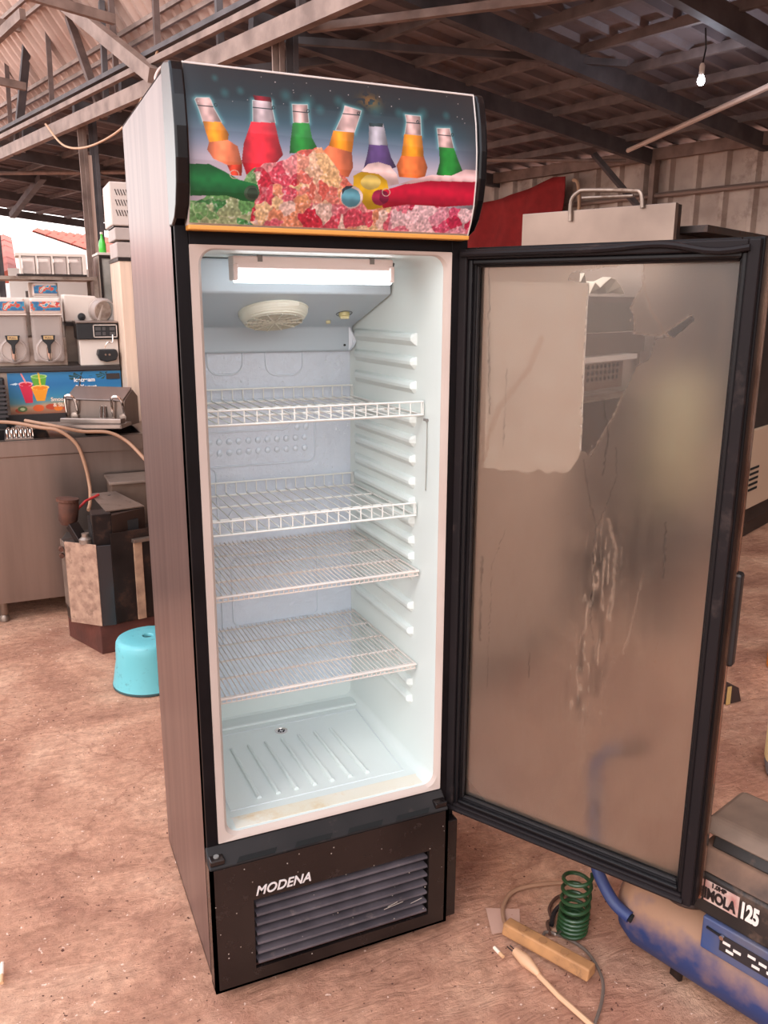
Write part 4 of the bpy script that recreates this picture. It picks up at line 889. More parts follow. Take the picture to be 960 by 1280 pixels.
# ---- drinks counter with the poster, slush machine, soft-serve machine
dc = thing('drinks_cabinet', 'steel base cabinet with tropical drinks poster across its front', 'cabinet', (0, 3.6, 0))
MB().box(-.42, .50, 3.53, 3.85, 0, 1.15).box(-.42, .275, 3.31, 3.53, 0, 1.15).build('body', steel_dull, dc, bevel=.004)
MB().box(-.43, .278, 3.29, 3.86, 1.15, 1.175).build('top', mat('dark_worktop', (52, 44, 42), .4), dc, bevel=.003)
MB().box(-.42, .278, 3.285, 3.31, .86, .925).build('ledge', mat('dark_worktop', (0, 0, 0)), dc)
PX, PZ = 300, 100
gx, gz = np.meshgrid(np.linspace(-.30, .278, PX) * 1000, np.linspace(.925, 1.145, PZ) * 1000)
def paint_poster():
    t_ = (gz - 925) / 220; c = np.zeros(gx.shape + (3,))
    stops = [(0, (150, 96, 70)), (.18, (196, 150, 112)), (.28, (92, 140, 148)), (.42, (52, 126, 160)), (.7, (36, 106, 156)), (1, (48, 128, 176))]
    for k in range(3): c[..., k] = np.interp(t_ + .1 * (vnoise(gx, gz, 60, 1) - .5), [s[0] for s in stops], [s[1][k] for s in stops])
    def fill(P, col):
        m_ = inpoly(P, gx, gz)[..., None]; c[:] = np.where(m_, np.array(col, float), c)
    def disc(x, z, rx, rz, col): c[:] = np.where((np.hypot((gx - x) / rx, (gz - z) / rz) < 1)[..., None], np.array(col, float), c)
    for x, z, s in ((-90, 960, 1), (-250, 945, .8), (0, 950, 1.1), (40, 985, .9), (70, 960, 1)): disc(x, z, 34 * s, 16 * s, (150 + 40 * s, 70, 40))
    disc(-160, 955, 28, 18, (226, 96, 40)); disc(-240, 952, 24, 16, (90, 110, 60)); disc(-240, 952, 12, 8, (200, 206, 150)); disc(-60, 950, 22, 14, (234, 120, 40))
    # palm at the middle
    for k in range(9):
        a_ = k * .7; fill([(70, 1120), (70 + 70 * math.cos(a_), 1118 + 26 * math.sin(a_)), (70 + 60 * math.cos(a_ + .25), 1112 + 22 * math.sin(a_ + .25))], (34, 70, 66))
        fill([(200, 1125), (200 + 60 * math.cos(a_), 1122 + 22 * math.sin(a_)), (200 + 50 * math.cos(a_ + .25), 1118 + 18 * math.sin(a_ + .25))], (38, 74, 66))
    fill([(64, 1120), (72, 1120), (50, 1000), (42, 1000)], (60, 50, 40))
    fill([(-30, 1010), (30, 1030), (60, 975), (0, 960)], (200, 120, 50)); fill([(30, 1020), (60, 1060), (70, 1010)], (170, 90, 40))
    # three cups with straws
    fill([(-185, 1120), (-105, 1130), (-120, 1060), (-170, 1060)], (96, 160, 44)); disc(-145, 1124, 41, 11, (190, 220, 150)); disc(-145, 1123, 34, 8, (120, 180, 60))
    fill([(-246, 1080), (-180, 1090), (-186, 985), (-222, 985)], (214, 26, 66)); disc(-213, 1086, 35, 12, (250, 170, 180)); disc(-213, 1084, 29, 9, (206, 20, 50))
    fill([(-186, 1058), (-100, 1070), (-125, 992), (-165, 992)], (240, 150, 24)); disc(-143, 1065, 45, 13, (252, 206, 120)); disc(-143, 1063, 38, 10, (236, 130, 20))
    fill([(-236, 1142), (-228, 1142), (-206, 1088), (-214, 1088)], (250, 140, 130)); fill([(-150, 1145), (-142, 1145), (-136, 1068), (-144, 1068)], (250, 190, 60))
    fill([(-290, 1085), (-262, 1092), (-250, 1088), (-262, 1080)], (210, 226, 232))
    return np.clip(c, 0, 255) / 255
painted_grid('drinks_poster', np.stack([gx / 1000, np.full(gx.shape, 3.308), gz / 1000], -1), PX, PZ, srgb2lin(paint_poster()), attr_mat('poster_print', .4), dc)
wt = mat('white_letter', (238, 230, 224), .5)
text_mesh('lettering', 'Icecream', .030, wt, dc, (.03, 3.306, 1.09), (1, 0, 0), (0, 0, 1), bold=.0008)
text_mesh('lettering', '& Yogurt', .030, wt, dc, (.035, 3.306, 1.052), (1, 0, 0), (0, 0, 1), bold=.0008)
wo = mat('cream_letter', (246, 214, 190), .5)
text_mesh('lettering', 'Smoothies', .028, wo, dc, (-.095, 3.306, .990), (1, 0, 0), (0, 0, 1), bold=.0006)
text_mesh('lettering', '& Slush', .028, wo, dc, (-.085, 3.306, .960), (1, 0, 0), (0, 0, 1), bold=.0006)

clear = bpy.data.materials.new('clear_plastic'); clear.use_nodes = True; n = clear.node_tree; n.nodes.clear()
tr = n.nodes.new('ShaderNodeBsdfTransparent'); tr.inputs[0].default_value = (.92, .88, .85, 1); pb = n.nodes.new('ShaderNodeBsdfPrincipled'); pb.inputs['Base Color'].default_value = lin((222, 206, 198)); pb.inputs['Roughness'].default_value = .12
mx = n.nodes.new('ShaderNodeMixShader'); mx.inputs[0].default_value = .42; ou = n.nodes.new('ShaderNodeOutputMaterial')
n.links.new(tr.outputs[0], mx.inputs[1]); n.links.new(pb.outputs[0], mx.inputs[2]); n.links.new(mx.outputs[0], ou.inputs[0])
def band_mat():
    M = bpy.data.materials.new('printed_band'); M.use_nodes = True; n = M.node_tree; b = n.nodes['Principled BSDF']; t = n.nodes.new('ShaderNodeTexCoord')
    no = n.nodes.new('ShaderNodeTexNoise'); no.inputs['Scale'].default_value = 26; no.inputs['Detail'].default_value = 2; r = n.nodes.new('ShaderNodeValToRGB'); r.color_ramp.interpolation = 'CONSTANT'
    n.links.new(t.outputs['Object'], no.inputs[0]); n.links.new(no.outputs[0], r.inputs[0]); e = r.color_ramp.elements
    e[0].position = 0; e[0].color = lin((40, 96, 140)); e[1].position = .44; e[1].color = lin((48, 130, 160))
    for p_, c_ in ((.50, (180, 90, 60)), (.55, (196, 50, 54)), (.60, (210, 180, 160)), (.66, (60, 140, 170))): q = e.new(p_); q.color = lin(c_)
    n.links.new(r.outputs[0], b.inputs['Base Color']); b.inputs['Roughness'].default_value = .3; return M
band = band_mat()
def slush(name_label, x_list, y, z0, w_, loc):
    s = thing('slush_machine', name_label, 'slush machine', loc, group='slush machines')
    xa, xb_ = min(x_list) - w_ / 2 - .01, max(x_list) + w_ / 2 + .01
    MB().box(xa, xb_, y + .06, y + .46, z0, z0 + .15).build('base', steel_dull, s, bevel=.004)
    MB().box(xa, xb_, y + .28, y + .46, z0 + .15, z0 + .36).build('rear_housing', steel_white, s, bevel=.006)
    for x in x_list:
        P = [(x - w_ / 2 + .004, y + .03), (x + w_ / 2 - .004, y + .03), (x + w_ / 2 - .004, y + .30), (x - w_ / 2 + .004, y + .30)]
        bw = MB().prism([(px_, py_, z0 + .02) for px_, py_ in P], (0, 0, .26)).build('bowl', clear, s, bevel=.018, segs=3)
        MB().lathe([(.055, 0), (.060, .012), (.058, .20), (.03, .21)], (x, y + .05, z0 + .09), (0, 1, 0), 24).build('freezing_drum', steel_white, bw, smooth=True)
        MB().lathe([(.068, 0), (.066, .006), (.058, .010), (.054, .004)], (x, y + .030, z0 + .085), (0, -1, 0), 28, cap=False).build('front_ring', clear, bw, smooth=True)
        MB().prism([(x - w_ / 2 + .002, y + .012, z0 + .275), (x - w_ / 2 + .010, y + .02, z0 + .355), (x + w_ / 2 - .010, y + .02, z0 + .355), (x + w_ / 2 - .002, y + .012, z0 + .275)], (0, .30, 0)).build('lid', mat('lid_plastic', (214, 190, 178), .3, var=.05), s, bevel=.01, segs=3)
        MB().box(x - w_ / 2 + .010, x + w_ / 2 - .010, y + .008, y + .014, z0 + .292, z0 + .338).build('printed_band', band, s)
        MB().tube([(x - w_ / 2 + .004, y + .02, z0 + .272), (x + w_ / 2 - .004, y + .02, z0 + .272)], .006, 6).build('lid_seam', steel_white, s)
        tap = MB().lathe([(.014, 0), (.014, .05), (.010, .07)], (x, y + .02, z0 + .10), (0, 0, -1), 12).build('tap', chrome, s, smooth=True)
        MB().prism([(x - .036, y - .002, z0 + .165), (x - .030, y - .002, z0 + .135), (x - .010, y - .002, z0 + .115), (x - .007, y - .002, z0 + .07), (x + .007, y - .002, z0 + .07), (x + .010, y - .002, z0 + .115), (x + .030, y - .002, z0 + .135), (x + .036, y - .002, z0 + .165)], (0, .014, 0)).build('tap_handle', black, tap, bevel=.003)
        MB().box(x - .024, x + .024, y - .005, y - .001, z0 + .143, z0 + .162).build('handle_plate', mat('gold_plate', (196, 160, 110), .4), tap)
        text_mesh('lettering', 'PULL', .016, mat('dark_letter', (50, 36, 28), .5), tap, (x - .017, y - .0056, z0 + .1465), (1, 0, 0), (0, 0, 1))
    return s
slush('slush machine with two clear bowls and black pull taps, above the drinks poster', [-.425, -.255, -.080], 3.30, 1.175, .165, (-.25, 3.5, 1.175))
tb = thing('steel_shelf_unit', 'grey steel shelf unit standing behind the slush machines', 'shelf unit', (0, 4.2, 0))
MB().box(-.32, .26, 3.98, 4.48, 1.235, 1.268).box(-.32, .26, 3.98, 4.48, .40, .43).build('shelf', steel_dull, tb)
for x in (-.31, .25):
    for y in (3.99, 4.455): MB().box(x - .012, x + .012, y - .012, y + .012, 0, 1.65).build('post', steel_dull, tb)
MB().box(-.32, .26, 3.98, 4.48, 1.640, 1.660).build('top_shelf', steel_dull, tb)
slush('rear slush machine with one printed bowl, on the shelf behind', [-.04], 4.0, 1.27, .15, (-.04, 4.2, 1.27))
# ---- acrylic drawers / display on top
ga = thing('glass_display', 'low row of glass display bins with pale frames, on top of the shelf unit', 'display case', (0, 4.1, 1.66))
MB().box(-.19, .20, 3.97, 4.30, 1.775, 1.790).build('top_frame', steel_white, ga); MB().box(-.19, .20, 3.97, 4.30, 1.660, 1.672).build('bottom_frame', dark_metal, ga)
for k in range(5):
    x = -.165 + .087 * k; MB().box(x - .005, x + .005, 3.965, 4.29, 1.672, 1.775).build('divider', steel_white, ga)
    if k < 4: MB().box(x + .008, x + .078, 3.975, 3.979, 1.674, 1.772).build('pane', clear, ga); MB().box(x + .018, x + .068, 4.02, 4.2, 1.673, 1.745).build('bin', mat('rose_bin', (176, 140, 126), .5), ga)
MB().box(.185, .20, 3.96, 4.30, 1.672, 1.775).build('end_panel', steel_white, ga)
# ---- cabinet with grey glass door
gc = thing('glass_door_cabinet', 'tall cabinet with a grey frosted glass door in a dark frame', 'cabinet', (.28, 3.95, 0))
MB().box(.265, .52, 3.90, 4.2, 0, 1.785).build('body', steel_dull, gc, bevel=.003)
MB().box(.26, .525, 3.885, 4.205, 1.785, 1.80).build('top', steel_white, gc, bevel=.002)
dr_ = MB().box(.268, .282, 3.878, 3.90, .9, 1.78).box(.445, .52, 3.878, 3.90, .9, 1.78).box(.282, .445, 3.878, 3.90, 1.766, 1.78).box(.282, .445, 3.878, 3.90, .9, .92).build('door', dark_metal, gc)
MB().box(.282, .445, 3.884, 3.890, .92, 1.766).build('door_glass', mat('frosted_grey_glass', (132, 128, 120), .25, .1, rgb2=(170, 164, 156), vscale=7), dr_)
MB().box(.36, .372, 3.872, 3.88, 1.40, 1.43).build('label_tag', steel_white, dr_)
# ---- horizontal drum machine
hm_ = thing('ice_crusher', 'pale machine with a round see-through drum cover, above the soft-serve machine', 'machine', (.15, 3.7, 1.175))
MB().box(.03, .30, 3.66, 3.86, 1.176, 1.38).build('stand', steel_dull, hm_)
MB().box(.03, .24, 3.58, 3.86, 1.38, 1.40).build('tray', dark_metal, hm_)
MB().prism([(.03, 3.60, 1.40), (0.22, 3.60, 1.40), (.25, 3.60, 1.50), (.20, 3.60, 1.545), (.03, 3.60, 1.555)], (0, .22, 0)).build('body', steel_white, hm_, bevel=.01, segs=3)
MB().lathe([(.070, .0), (.074, .01), (.074, .07), (.066, .085), (.060, .085)], (.225, 3.60, 1.465), (.25, -1, -.1), 28, cap=False).build('drum_cover', clear, hm_, smooth=True)
MB().lathe([(.066, -.06), (.064, .0), (.0005, .0)], (.225, 3.60, 1.465), (.25, -1, -.1), 28).build('drum', mat('mottled_drum', (150, 126, 112), .4, .3, rgb2=(206, 190, 176), vscale=22), hm_, smooth=True)
MB().lathe([(.022, 0), (.020, .012), (.0005, .014)], (.12, 3.595, 1.43), (0, -1, 0), 16).build('badge', black, hm_)
# ---- soft serve machine
ic = thing('soft_serve_machine', 'soft-serve machine with black control panel and black dispensing head', 'ice cream machine', (.2, 3.45, 1.175))
MB().box(.075, .278, 3.32, 3.50, 1.175, 1.315).build('body', steel_white, ic, bevel=.003)
MB().box(.065, .279, 3.30, 3.50, 1.315, 1.400).build('control_panel', black, ic, bevel=.004)
MB().box(.062, .28, 3.295, 3.50, 1.400, 1.412).build('top', steel, ic, bevel=.003)
for a_ in ((.150, .274, 1.325, 1.329), (.150, .274, 1.389, 1.393), (.150, .154, 1.325, 1.393), (.270, .274, 1.325, 1.393)): MB().box(a_[0], a_[1], 3.294, 3.300, a_[2], a_[3]).build('bezel', steel_white, ic)
for k in range(3):
    for j in range(2): MB().box(.161 + .037 * k, .161 + .037 * k + (.028 if k != 1 else .016), 3.296, 3.300, 1.336 + .026 * j, 1.354 + .026 * j).build('button', mat('dark_button', (70, 66, 66), .4), ic)
sp = MB().prism([(.158, 3.25, 1.235), (.170, 3.25, 1.205), (.205, 3.25, 1.195), (.255, 3.25, 1.205), (.268, 3.25, 1.235), (.258, 3.25, 1.262), (.165, 3.25, 1.262)], (0, .07, 0)).build('dispensing_head', black, ic, bevel=.005)
for x in (.200, .220): MB().lathe([(.006, 0), (.006, .006)], (x, 3.25, 1.235), (0, -1, 0), 10).build('stud', chrome, sp)
MB().tube(smooth_path([(.20, 3.26, 1.27), (.215, 3.25, 1.30), (.24, 3.25, 1.30), (.245, 3.26, 1.34)], 5), .004, 6).build('wire_clip', chrome, sp)
MB().box(.20, .272, 3.302, 3.31, 1.10, 1.13).build('price_label', mat('dark_worktop', (0, 0, 0)), dc)
# ---- tall stack at right of these
tc_ = thing('tall_pale_cabinet', 'tall narrow pale cabinet panel directly behind the fridge side', 'cabinet', (.4, 3.2, 0))
MB().box(.285, .60, 3.10, 3.5, 0, 1.72).build('body', mat('peach_panel', (226, 196, 172), .5, .1, rgb2=(200, 170, 150), vscale=3, stretch=(8, 8, .5)), tc_, bevel=.004)
MB().box(.280, .60, 3.095, 3.5, 1.72, 1.735).build('top_edge', dark_metal, tc_)
for z0, z1, lab, v_ in ((1.735, 1.822, 'lower of two plain grey steel boxes stacked on the tall pale cabinet', 0), (1.822, 1.893, 'upper of two plain grey steel boxes, under the vented box', 1)):
    o = MB().box(.278 - .004 * v_, .58, 3.10, 3.40, z0 + .001, z1 - .009).build('grey_box', mat('grey_case%d' % v_ if 0 else 'grey_case', (176, 160, 152), .5, .2, var=.08), None, bevel=.004); tag(o, lab, 'box', 'boxes on the tall cabinet')
vb = thing('vented_box', 'pale box with rows of slanted vent slots, topmost of the stack behind the fridge', 'box', (.42, 3.25, 1.893))
MB().box(.262, .60, 3.10, 3.40, 1.893, 2.105).build('body', mat('vent_case', (206, 190, 180), .5), vb, bevel=.006)
for r_ in range(3):
    for k in range(11):
        x = .292 + .0135 * k; z = 2.055 - .05 * r_
        MB().beam((x - .004, 3.0985, z + .014), (x + .005, 3.0985, z - .014), .0045, .002, up=(0, 1, 0)).build('vent_slot', mat('slot_brown', (70, 56, 50), .7), vb)
MB().box(.27, .60, 3.11, 3.40, 1.887, 1.893).build('foot', dark_metal, vb)
# ---- green bottle on the glass door cabinet
bo = thing('green_bottle', 'small bright green glass bottle on top of the glass door cabinet', 'bottle', (.305, 4.0, 1.80))
MB().lathe([(.020, 0), (.022, .004), (.022, .05), (.018, .07), (.008, .09), (.0075, .115), (.009, .118), (.0005, .119)], (.305, 4.0, 1.80), n=16).build('glass', mat('green_glass', (70, 190, 60), .15, coat=.5), bo, smooth=True)
MB().lathe([(.0095, .112), (.0095, .124), (.0005, .125)], (.305, 4.0, 1.80), n=12).build('cap', steel_white, bo)
# ---- dark ribbed thing at the very left edge of the photo
bl = thing('black_grill_rack', 'black ribbed heater partly cut off at the left edge, behind the counter', 'heater', (-.42, 3.0, 0))
MB().box(-.60, -.315, 3.17, 3.25, 0, 1.13).build('body', black, bl, bevel=.01)
for k in range(8): MB().box(-.60, -.312, 3.160, 3.172, .93 + .022 * k, .942 + .022 * k).build('rib', mat('dark_rib', (60, 52, 52), .5), bl)

# ---- houses outside
wallw = mat('white_render', (238, 232, 226), .8); tile = mat('red_clay_tile', (206, 112, 92), .7, rgb2=(180, 86, 70), vscale=.8)
def house(x0, x1, y0, y1, ze, rise, name_l, nx, ny, hipped=False):
    h = thing('house', name_l, 'house', ((x0 + x1) / 2, (y0 + y1) / 2, 0), group='houses outside')
    MB().box(x0, x1, y0, y1, 0, ze).build('wall', wallw, h)
    MB().prism([(x0, y0, ze), (x0, y1, ze), (x0, (y0 + y1) / 2, ze + rise - .05)], (x1 - x0, 0, 0)).build('gable', wallw, h)
    ym = (y0 + y1) / 2; t0 = None; sl_ = (ym - y0 + .4) / ny; sz = (rise + .1) / ny; tw = (x1 - x0 + .6) / nx
    for j in range(ny):
        for i in range(nx):
            if t0 is None:
                o = MB().add([(0, 0, 0), (tw * .5, 0, .07), (tw, 0, 0), (0, sl_ * 1.15, sz * 1.15), (tw * .5, sl_ * 1.15, sz * 1.15 + .07), (tw, sl_ * 1.15, sz * 1.15), (0, 0, -.04), (tw, 0, -.04)], [(0, 1, 4, 3), (1, 2, 5, 4), (6, 7, 2, 1, 0)]).build('roof_tile', tile, None)
                o.parent = h; t0 = o.data; o.location = V((x0 - .3, y0 - .4, ze - .1)) - parent_loc(h)
            else: linked('roof_tile', t0, h, loc=V((x0 - .3 + tw * i, y0 - .4 + sl_ * j, ze - .1 + sz * j)) - parent_loc(h))
    MB().prism([(x0 - .3, ym, ze + rise), (x0 - .3, y1 + .4, ze - .1), (x0 - .3, y1 + .4, ze - .2), (x0 - .3, ym, ze + rise - .1)], (x1 - x0 + .6, 0, 0)).build('rear_roof', tile, h)
    return h
def rake_house():
    h = thing('house', 'white house with red tiled roof seen beyond the shed, right of the steel column', 'house', (3, 28, 0), group='houses outside')
    P0 = V((.74, 26, 3.48)); P1 = V((5.6, 31.8, 3.48)); E0 = V((4.6, 25.2, 2.15)); E1 = E0 + (P1 - P0)
    W0 = V((-2.6, 26.6, 2.15))
    MB().add([W0.xy.to_3d(), E0.xy.to_3d(), E0, P0, W0, E1.xy.to_3d(), E1, P1, (W0 + P1 - P0), (W0 + P1 - P0).xy.to_3d()], [(0, 1, 2, 3, 4), (1, 5, 6, 2), (5, 9, 8, 7, 6), (9, 0, 4, 8), (2, 6, 7, 3), (3, 7, 8, 4)]).build('wall', wallw, h)
    nx, ny = 20, 12; rv = (P1 - P0) / nx; dv_ = (E0 - P0) * 1.04 / ny; up = rv.cross(dv_).normalized(); up = up if up.z > 0 else -up; t0 = None
    for j in range(ny):
        for i in range(nx):
            o_ = P0 + rv * i + dv_ * j + up * .05
            if t0 is None:
                o = MB().add([V((0, 0, 0)), rv * .5 + up * .09, rv, dv_ * 1.15, dv_ * 1.15 + rv * .5 + up * .09, dv_ * 1.15 + rv, -up * .05, rv - up * .05], [(0, 1, 4, 3), (1, 2, 5, 4), (6, 7, 2, 1, 0)]).build('roof_tile', tile, None); o.parent = h; t0 = o.data; o.location = o_ - parent_loc(h)
            else: linked('roof_tile', t0, h, loc=o_ - parent_loc(h))
    MB().add([P0 - up * .02, P1 - up * .02, W0 + P1 - P0 + V((-.2, 0, -.05)), W0 + V((-.2, 0, -.05))], [(0, 1, 2, 3)]).build('rear_roof', tile, h)
rake_house()
h2 = house(-6.5, -.2, 19, 24, 2.2, .8, 'small white house with red tiled roof at the left edge beyond the yard', 20, 6)
MB().box(-1.0, -.45, 18.9, 19.0, 1.0, 1.75).build('window', mat('dark_window', (96, 84, 80), .3), h2)
MB().box(.15, .5, 18.5, 18.6, 0.1, 1.6).build('annex_wall', wallw, h2)
wl = thing('yard_wall', 'low white wall with a dark opening beyond the slush machines', 'wall', (.5, 17, 0), kind='thing')
MB().box(-.1, 1.6, 17, 17.2, 0, 2.15).build('panel', wallw, wl); MB().box(.18, .62, 16.98, 17.0, 1.2, 1.72).build('opening', mat('dark_window', (0, 0, 0)), wl)
# sagging wire between the girder posts
tag(MB().tube(smooth_path([AB(8.7, 2.74, 3.42), AB(8.2, 2.76, 3.13), AB(7.4, 2.78, 3.05), AB(6.5, 2.80, 3.18), AB(5.9, 2.80, 3.62)], 8), .011, 6).build('sagging_cable', mat('pale_cable', (200, 160, 130), .6), None, smooth=True), 'pale cable sagging from the roof girder above the fridge\'s left side', 'cable')
tag(MB().tube(smooth_path([(.035, .30, 1.925), (.05, .30, 1.955), (.075, .31, 1.975), (.10, .30, 1.972), (.12, .29, 1.94), (.10, .26, 1.93), (.07, .27, 1.965), (.045, .28, 1.972), (.028, .26, 1.94), (.06, .24, 1.932), (.11, .25, 1.955), (.13, .27, 1.924)], 6), .0028, 6).build('wire_bundle', mat('pale_wire', (206, 180, 170), .5), None, smooth=True), 'loose pale wires bunched on top of the fridge', 'wire')

# ================================================================== right of the fridge, behind the door
U_ = V((.912, .41, 0)); N_ = V((-.41, .912, 0)); Q_ = V((1.335, 1.108, 0))
def UN(u, n, z): return Q_ + U_ * u + N_ * n + V((0, 0, z))
def ubox(mb, u0, u1, n0, n1, z0, z1): return mb.hexa([UN(u0, n0, z0), UN(u1, n0, z0), UN(u1, n1, z0), UN(u0, n1, z0), UN(u0, n0, z1), UN(u1, n0, z1), UN(u1, n1, z1), UN(u0, n1, z1)])
def ub1(u0, u1, n0, n1, z0, z1): return ubox(MB(), u0, u1, n0, n1, z0, z1)
pale = mat('beige_enamel', (196, 172, 152), .5, .15, rgb2=(170, 146, 128), vscale=2)
a_ = thing('beige_cabinet', 'wide pale beige cabinet seen dimly through the left half of the foggy glass', 'cabinet', tuple(UN(.0, .3, 0)))
ub1(-.75, .62, 0, .55, .10, 1.69).build('body', pale, a_, bevel=.006); ub1(-.74, .61, .03, .54, 0, .10).build('plinth', dark_metal, a_)
for u in (-.05,): ub1(u - .004, u + .004, -.004, 0, .12, 1.58).build('door_seam', dark_metal, a_)
ub1(-.10, -.085, -.03, -.001, .8, 1.05).build('handle', chrome, a_)
b_ = thing('steel_rack', 'open steel rack with ledges and a perforated basket, seen through the clear gap', 'rack', tuple(UN(.95, .3, 0)))
for u in (.70, 1.34):
    for n0 in (.06, .46): ub1(u - .015, u + .015, n0, n0 + .03, 0, 1.56).build('post', steel_dull, b_)
ub1(.69, 1.35, .05, .50, 1.52, 1.545).build('shelf', steel, b_); ub1(.69, 1.35, .05, .06, 1.39, 1.52).build('top_panel', mat('grey_panel_steel', (132, 122, 112), .35, .7), b_)
ub1(.69, 1.35, .04, .06, 1.29, 1.385).build('front_rail', steel, b_); ub1(.69, 1.24, .02, .50, 1.262, 1.285).build('ledge', steel_white, b_)
bk = ub1(.69, 1.20, .07, .075, 1.13, 1.25).build('basket', mat('brown_basket', (120, 92, 76), .4, .5), b_)
for j in range(3):
    for k in range(11): MB().lathe([(.010, 0), (.010, .003)], UN(.74 + .04 * k, .069, 1.235 - .028 * j), -N_, 8).build('hole', mat('slot_black', (0, 0, 0)), bk)
ub1(.69, 1.20, .05, .48, 1.08, 1.11).build('lower_ledge', steel_dull, b_); ub1(.70, 1.34, .08, .48, .10, 1.07).build('inner_body', mat('dark_rack_steel', (60, 48, 42), .5, .5, var=.4, vscale=5), b_)  # inner body is a solid dark block below the ledge
ub1(.69, 1.35, .05, .09, .45, .50).build('cross_rail', steel_dull, b_)
pw = MB(); r2 = np.random.default_rng(3); pv = []; nn_ = 12
for i in range(nn_):
    for j in range(5): pv.append(UN(.72 + .55 * i / (nn_ - 1), .12 + .07 * j, 1.55 + .10 * r2.random() * (1 if 0 < i < nn_ - 1 else .3)))
pf = []
for i in range(nn_ - 1):
    for j in range(4): q = i * 5 + j; pf += [(q, q + 1, q + 6), (q, q + 6, q + 5)]
tag(pw.add(pv, pf).build('plastic_sheet', mat('crumpled_plastic', (240, 222, 200), .3), None), 'crumpled pale plastic sheet lying on top of the steel rack', 'plastic sheet').modifiers.new('thick', 'SOLIDIFY').thickness = .003
c_ = thing('steel_splashback', 'tall upright stainless panel with a bent pipe rail on top, above the open door', 'panel', tuple(UN(1.5, .43, 0)))
ub1(1.49, 1.525, .0, .86, 0, 1.985).build('panel', mat('satin_steel', (148, 128, 116), .36, .8, rgb2=(124, 106, 96), vscale=2.5), c_, bevel=.003)
ub1(1.525, 1.56, .0, .86, 0, 1.98).build('backing', dark_metal, c_)
MB().tube(smooth_path([UN(1.48, .56, 1.93), UN(1.48, .56, 2.03), UN(1.48, .52, 2.07), UN(1.48, .47, 2.075), UN(1.48, .24, 2.055), UN(1.48, .18, 2.04), UN(1.48, .165, 1.97)], 5), .011, 10).build('pipe_rail', steel_dull, c_, smooth=True)
MB().tube([UN(1.485, .50, 2.04), UN(1.485, .22, 2.03)], .008, 8).build('pipe_rail', steel_dull, c_)
e_ = thing('dark_appliance', 'large dark appliance with a flat black lid and pale vented panel, behind the door edge', 'appliance', tuple(UN(2.4, .25, 0)))
ub1(1.60, 3.6, .02, .55, .10, 1.85).build('body', mat('sooty_brown', (48, 38, 35), .6, .2, var=.3), e_, bevel=.004)
ub1(1.34, 1.475, -.14, .50, 1.822, 1.85).build('lid_flap', dark_metal, e_) if 0 else None
ub1(1.60, 3.6, -.12, .56, 1.85, 1.885).build('lid', dark_metal, e_, bevel=.003); MB().lathe([(.03, 0), (.03, .02), (.012, .035)], UN(2.25, .1, 1.885), n=14).build('knob', black, e_)
vp_ = ub1(2.45, 3.6, -.01, .02, .22, .74).build('vent_panel', mat('beige_vent_panel', (200, 170, 144), .5), e_, bevel=.004)
for k in range(5): ub1(2.92, 3.08, -.014, -.008, .48 - .035 * k, .495 - .035 * k).build('vent_slot', mat('slot_black', (0, 0, 0)), vp_)
ub1(1.6, 3.6, .04, .54, 0, .10).build('base', black, e_)
d_ = thing('yellowish_drum', 'pale yellow-green drum on a dark pedestal, blurred behind the foggy glass', 'drum', tuple(UN(1.16, -.22, 0)))
dc_ = UN(1.16, -.24, 0)
MB().lathe([(.10, .58), (.125, .62), (.135, .8), (.135, 1.10), (.12, 1.18), (.07, 1.22), (.0005, 1.23)], dc_, n=28).build('drum_body', mat('pale_yellow_green', (130, 118, 84), .5, rgb2=(150, 138, 104), vscale=5), d_, smooth=True)
MB().lathe([(.11, .50), (.12, .54), (.11, .585)], dc_, n=20).build('motor', black, d_, smooth=True)
MB().lathe([(.035, .04), (.030, .50)], dc_, n=12).build('stand_pole', dark_metal, d_); MB().lathe([(.13, 0), (.13, .02), (.04, .05)], dc_, n=20).build('stand_foot', black, d_)
# red cloth on the far wall
gx_, gz_ = 26, 12; cv = []
top_ = [(7.25, 2.80), (6.47, 2.84), (6.0, 2.93), (5.72, 3.02), (5.49, 3.00)]
for j in range(gz_):
    for i in range(gx_):
        t_ = i / (gx_ - 1); a0 = 7.25 - 1.73 * t_; zt = np.interp(-a0, [-q[0] for q in top_], [q[1] for q in top_]); s_ = j / (gz_ - 1)
        fold = .05 * math.sin(t_ * 22 + s_ * 3) * (.3 + s_) + .03 * math.sin(t_ * 9 - s_ * 5)
        cv.append(AB(a0, 7.78 + fold, zt - s_ * (zt - 1.9) + .05 * math.sin(t_ * 7) * s_))
o = MB().add(cv, [(j * gx_ + i, j * gx_ + i + 1, (j + 1) * gx_ + i + 1, (j + 1) * gx_ + i) for j in range(gz_ - 1) for i in range(gx_ - 1)]).build('red_cloth', mat('dark_red_fabric', (150, 34, 34), .85, var=.15), None, smooth=True)
o.modifiers.new('thick', 'SOLIDIFY').thickness = .006; tag(o, 'dark red cloth hung slack along the corrugated wall', 'cloth')
for nm, pts, r_ in (('wall_cable', [AB(5.45, 7.85, 2.96), AB(5.38, 7.85, 2.92), AB(5.34, 7.85, 2.7), AB(5.34, 7.85, 2.4)], .02),): tag(MB().tube(smooth_path(pts, 5), r_, 8).build('wall_pipe', mat('cream_pipe', (206, 170, 140), .5), None, smooth=True), 'short cream pipe bent down the wall beside the red cloth', 'pipe')
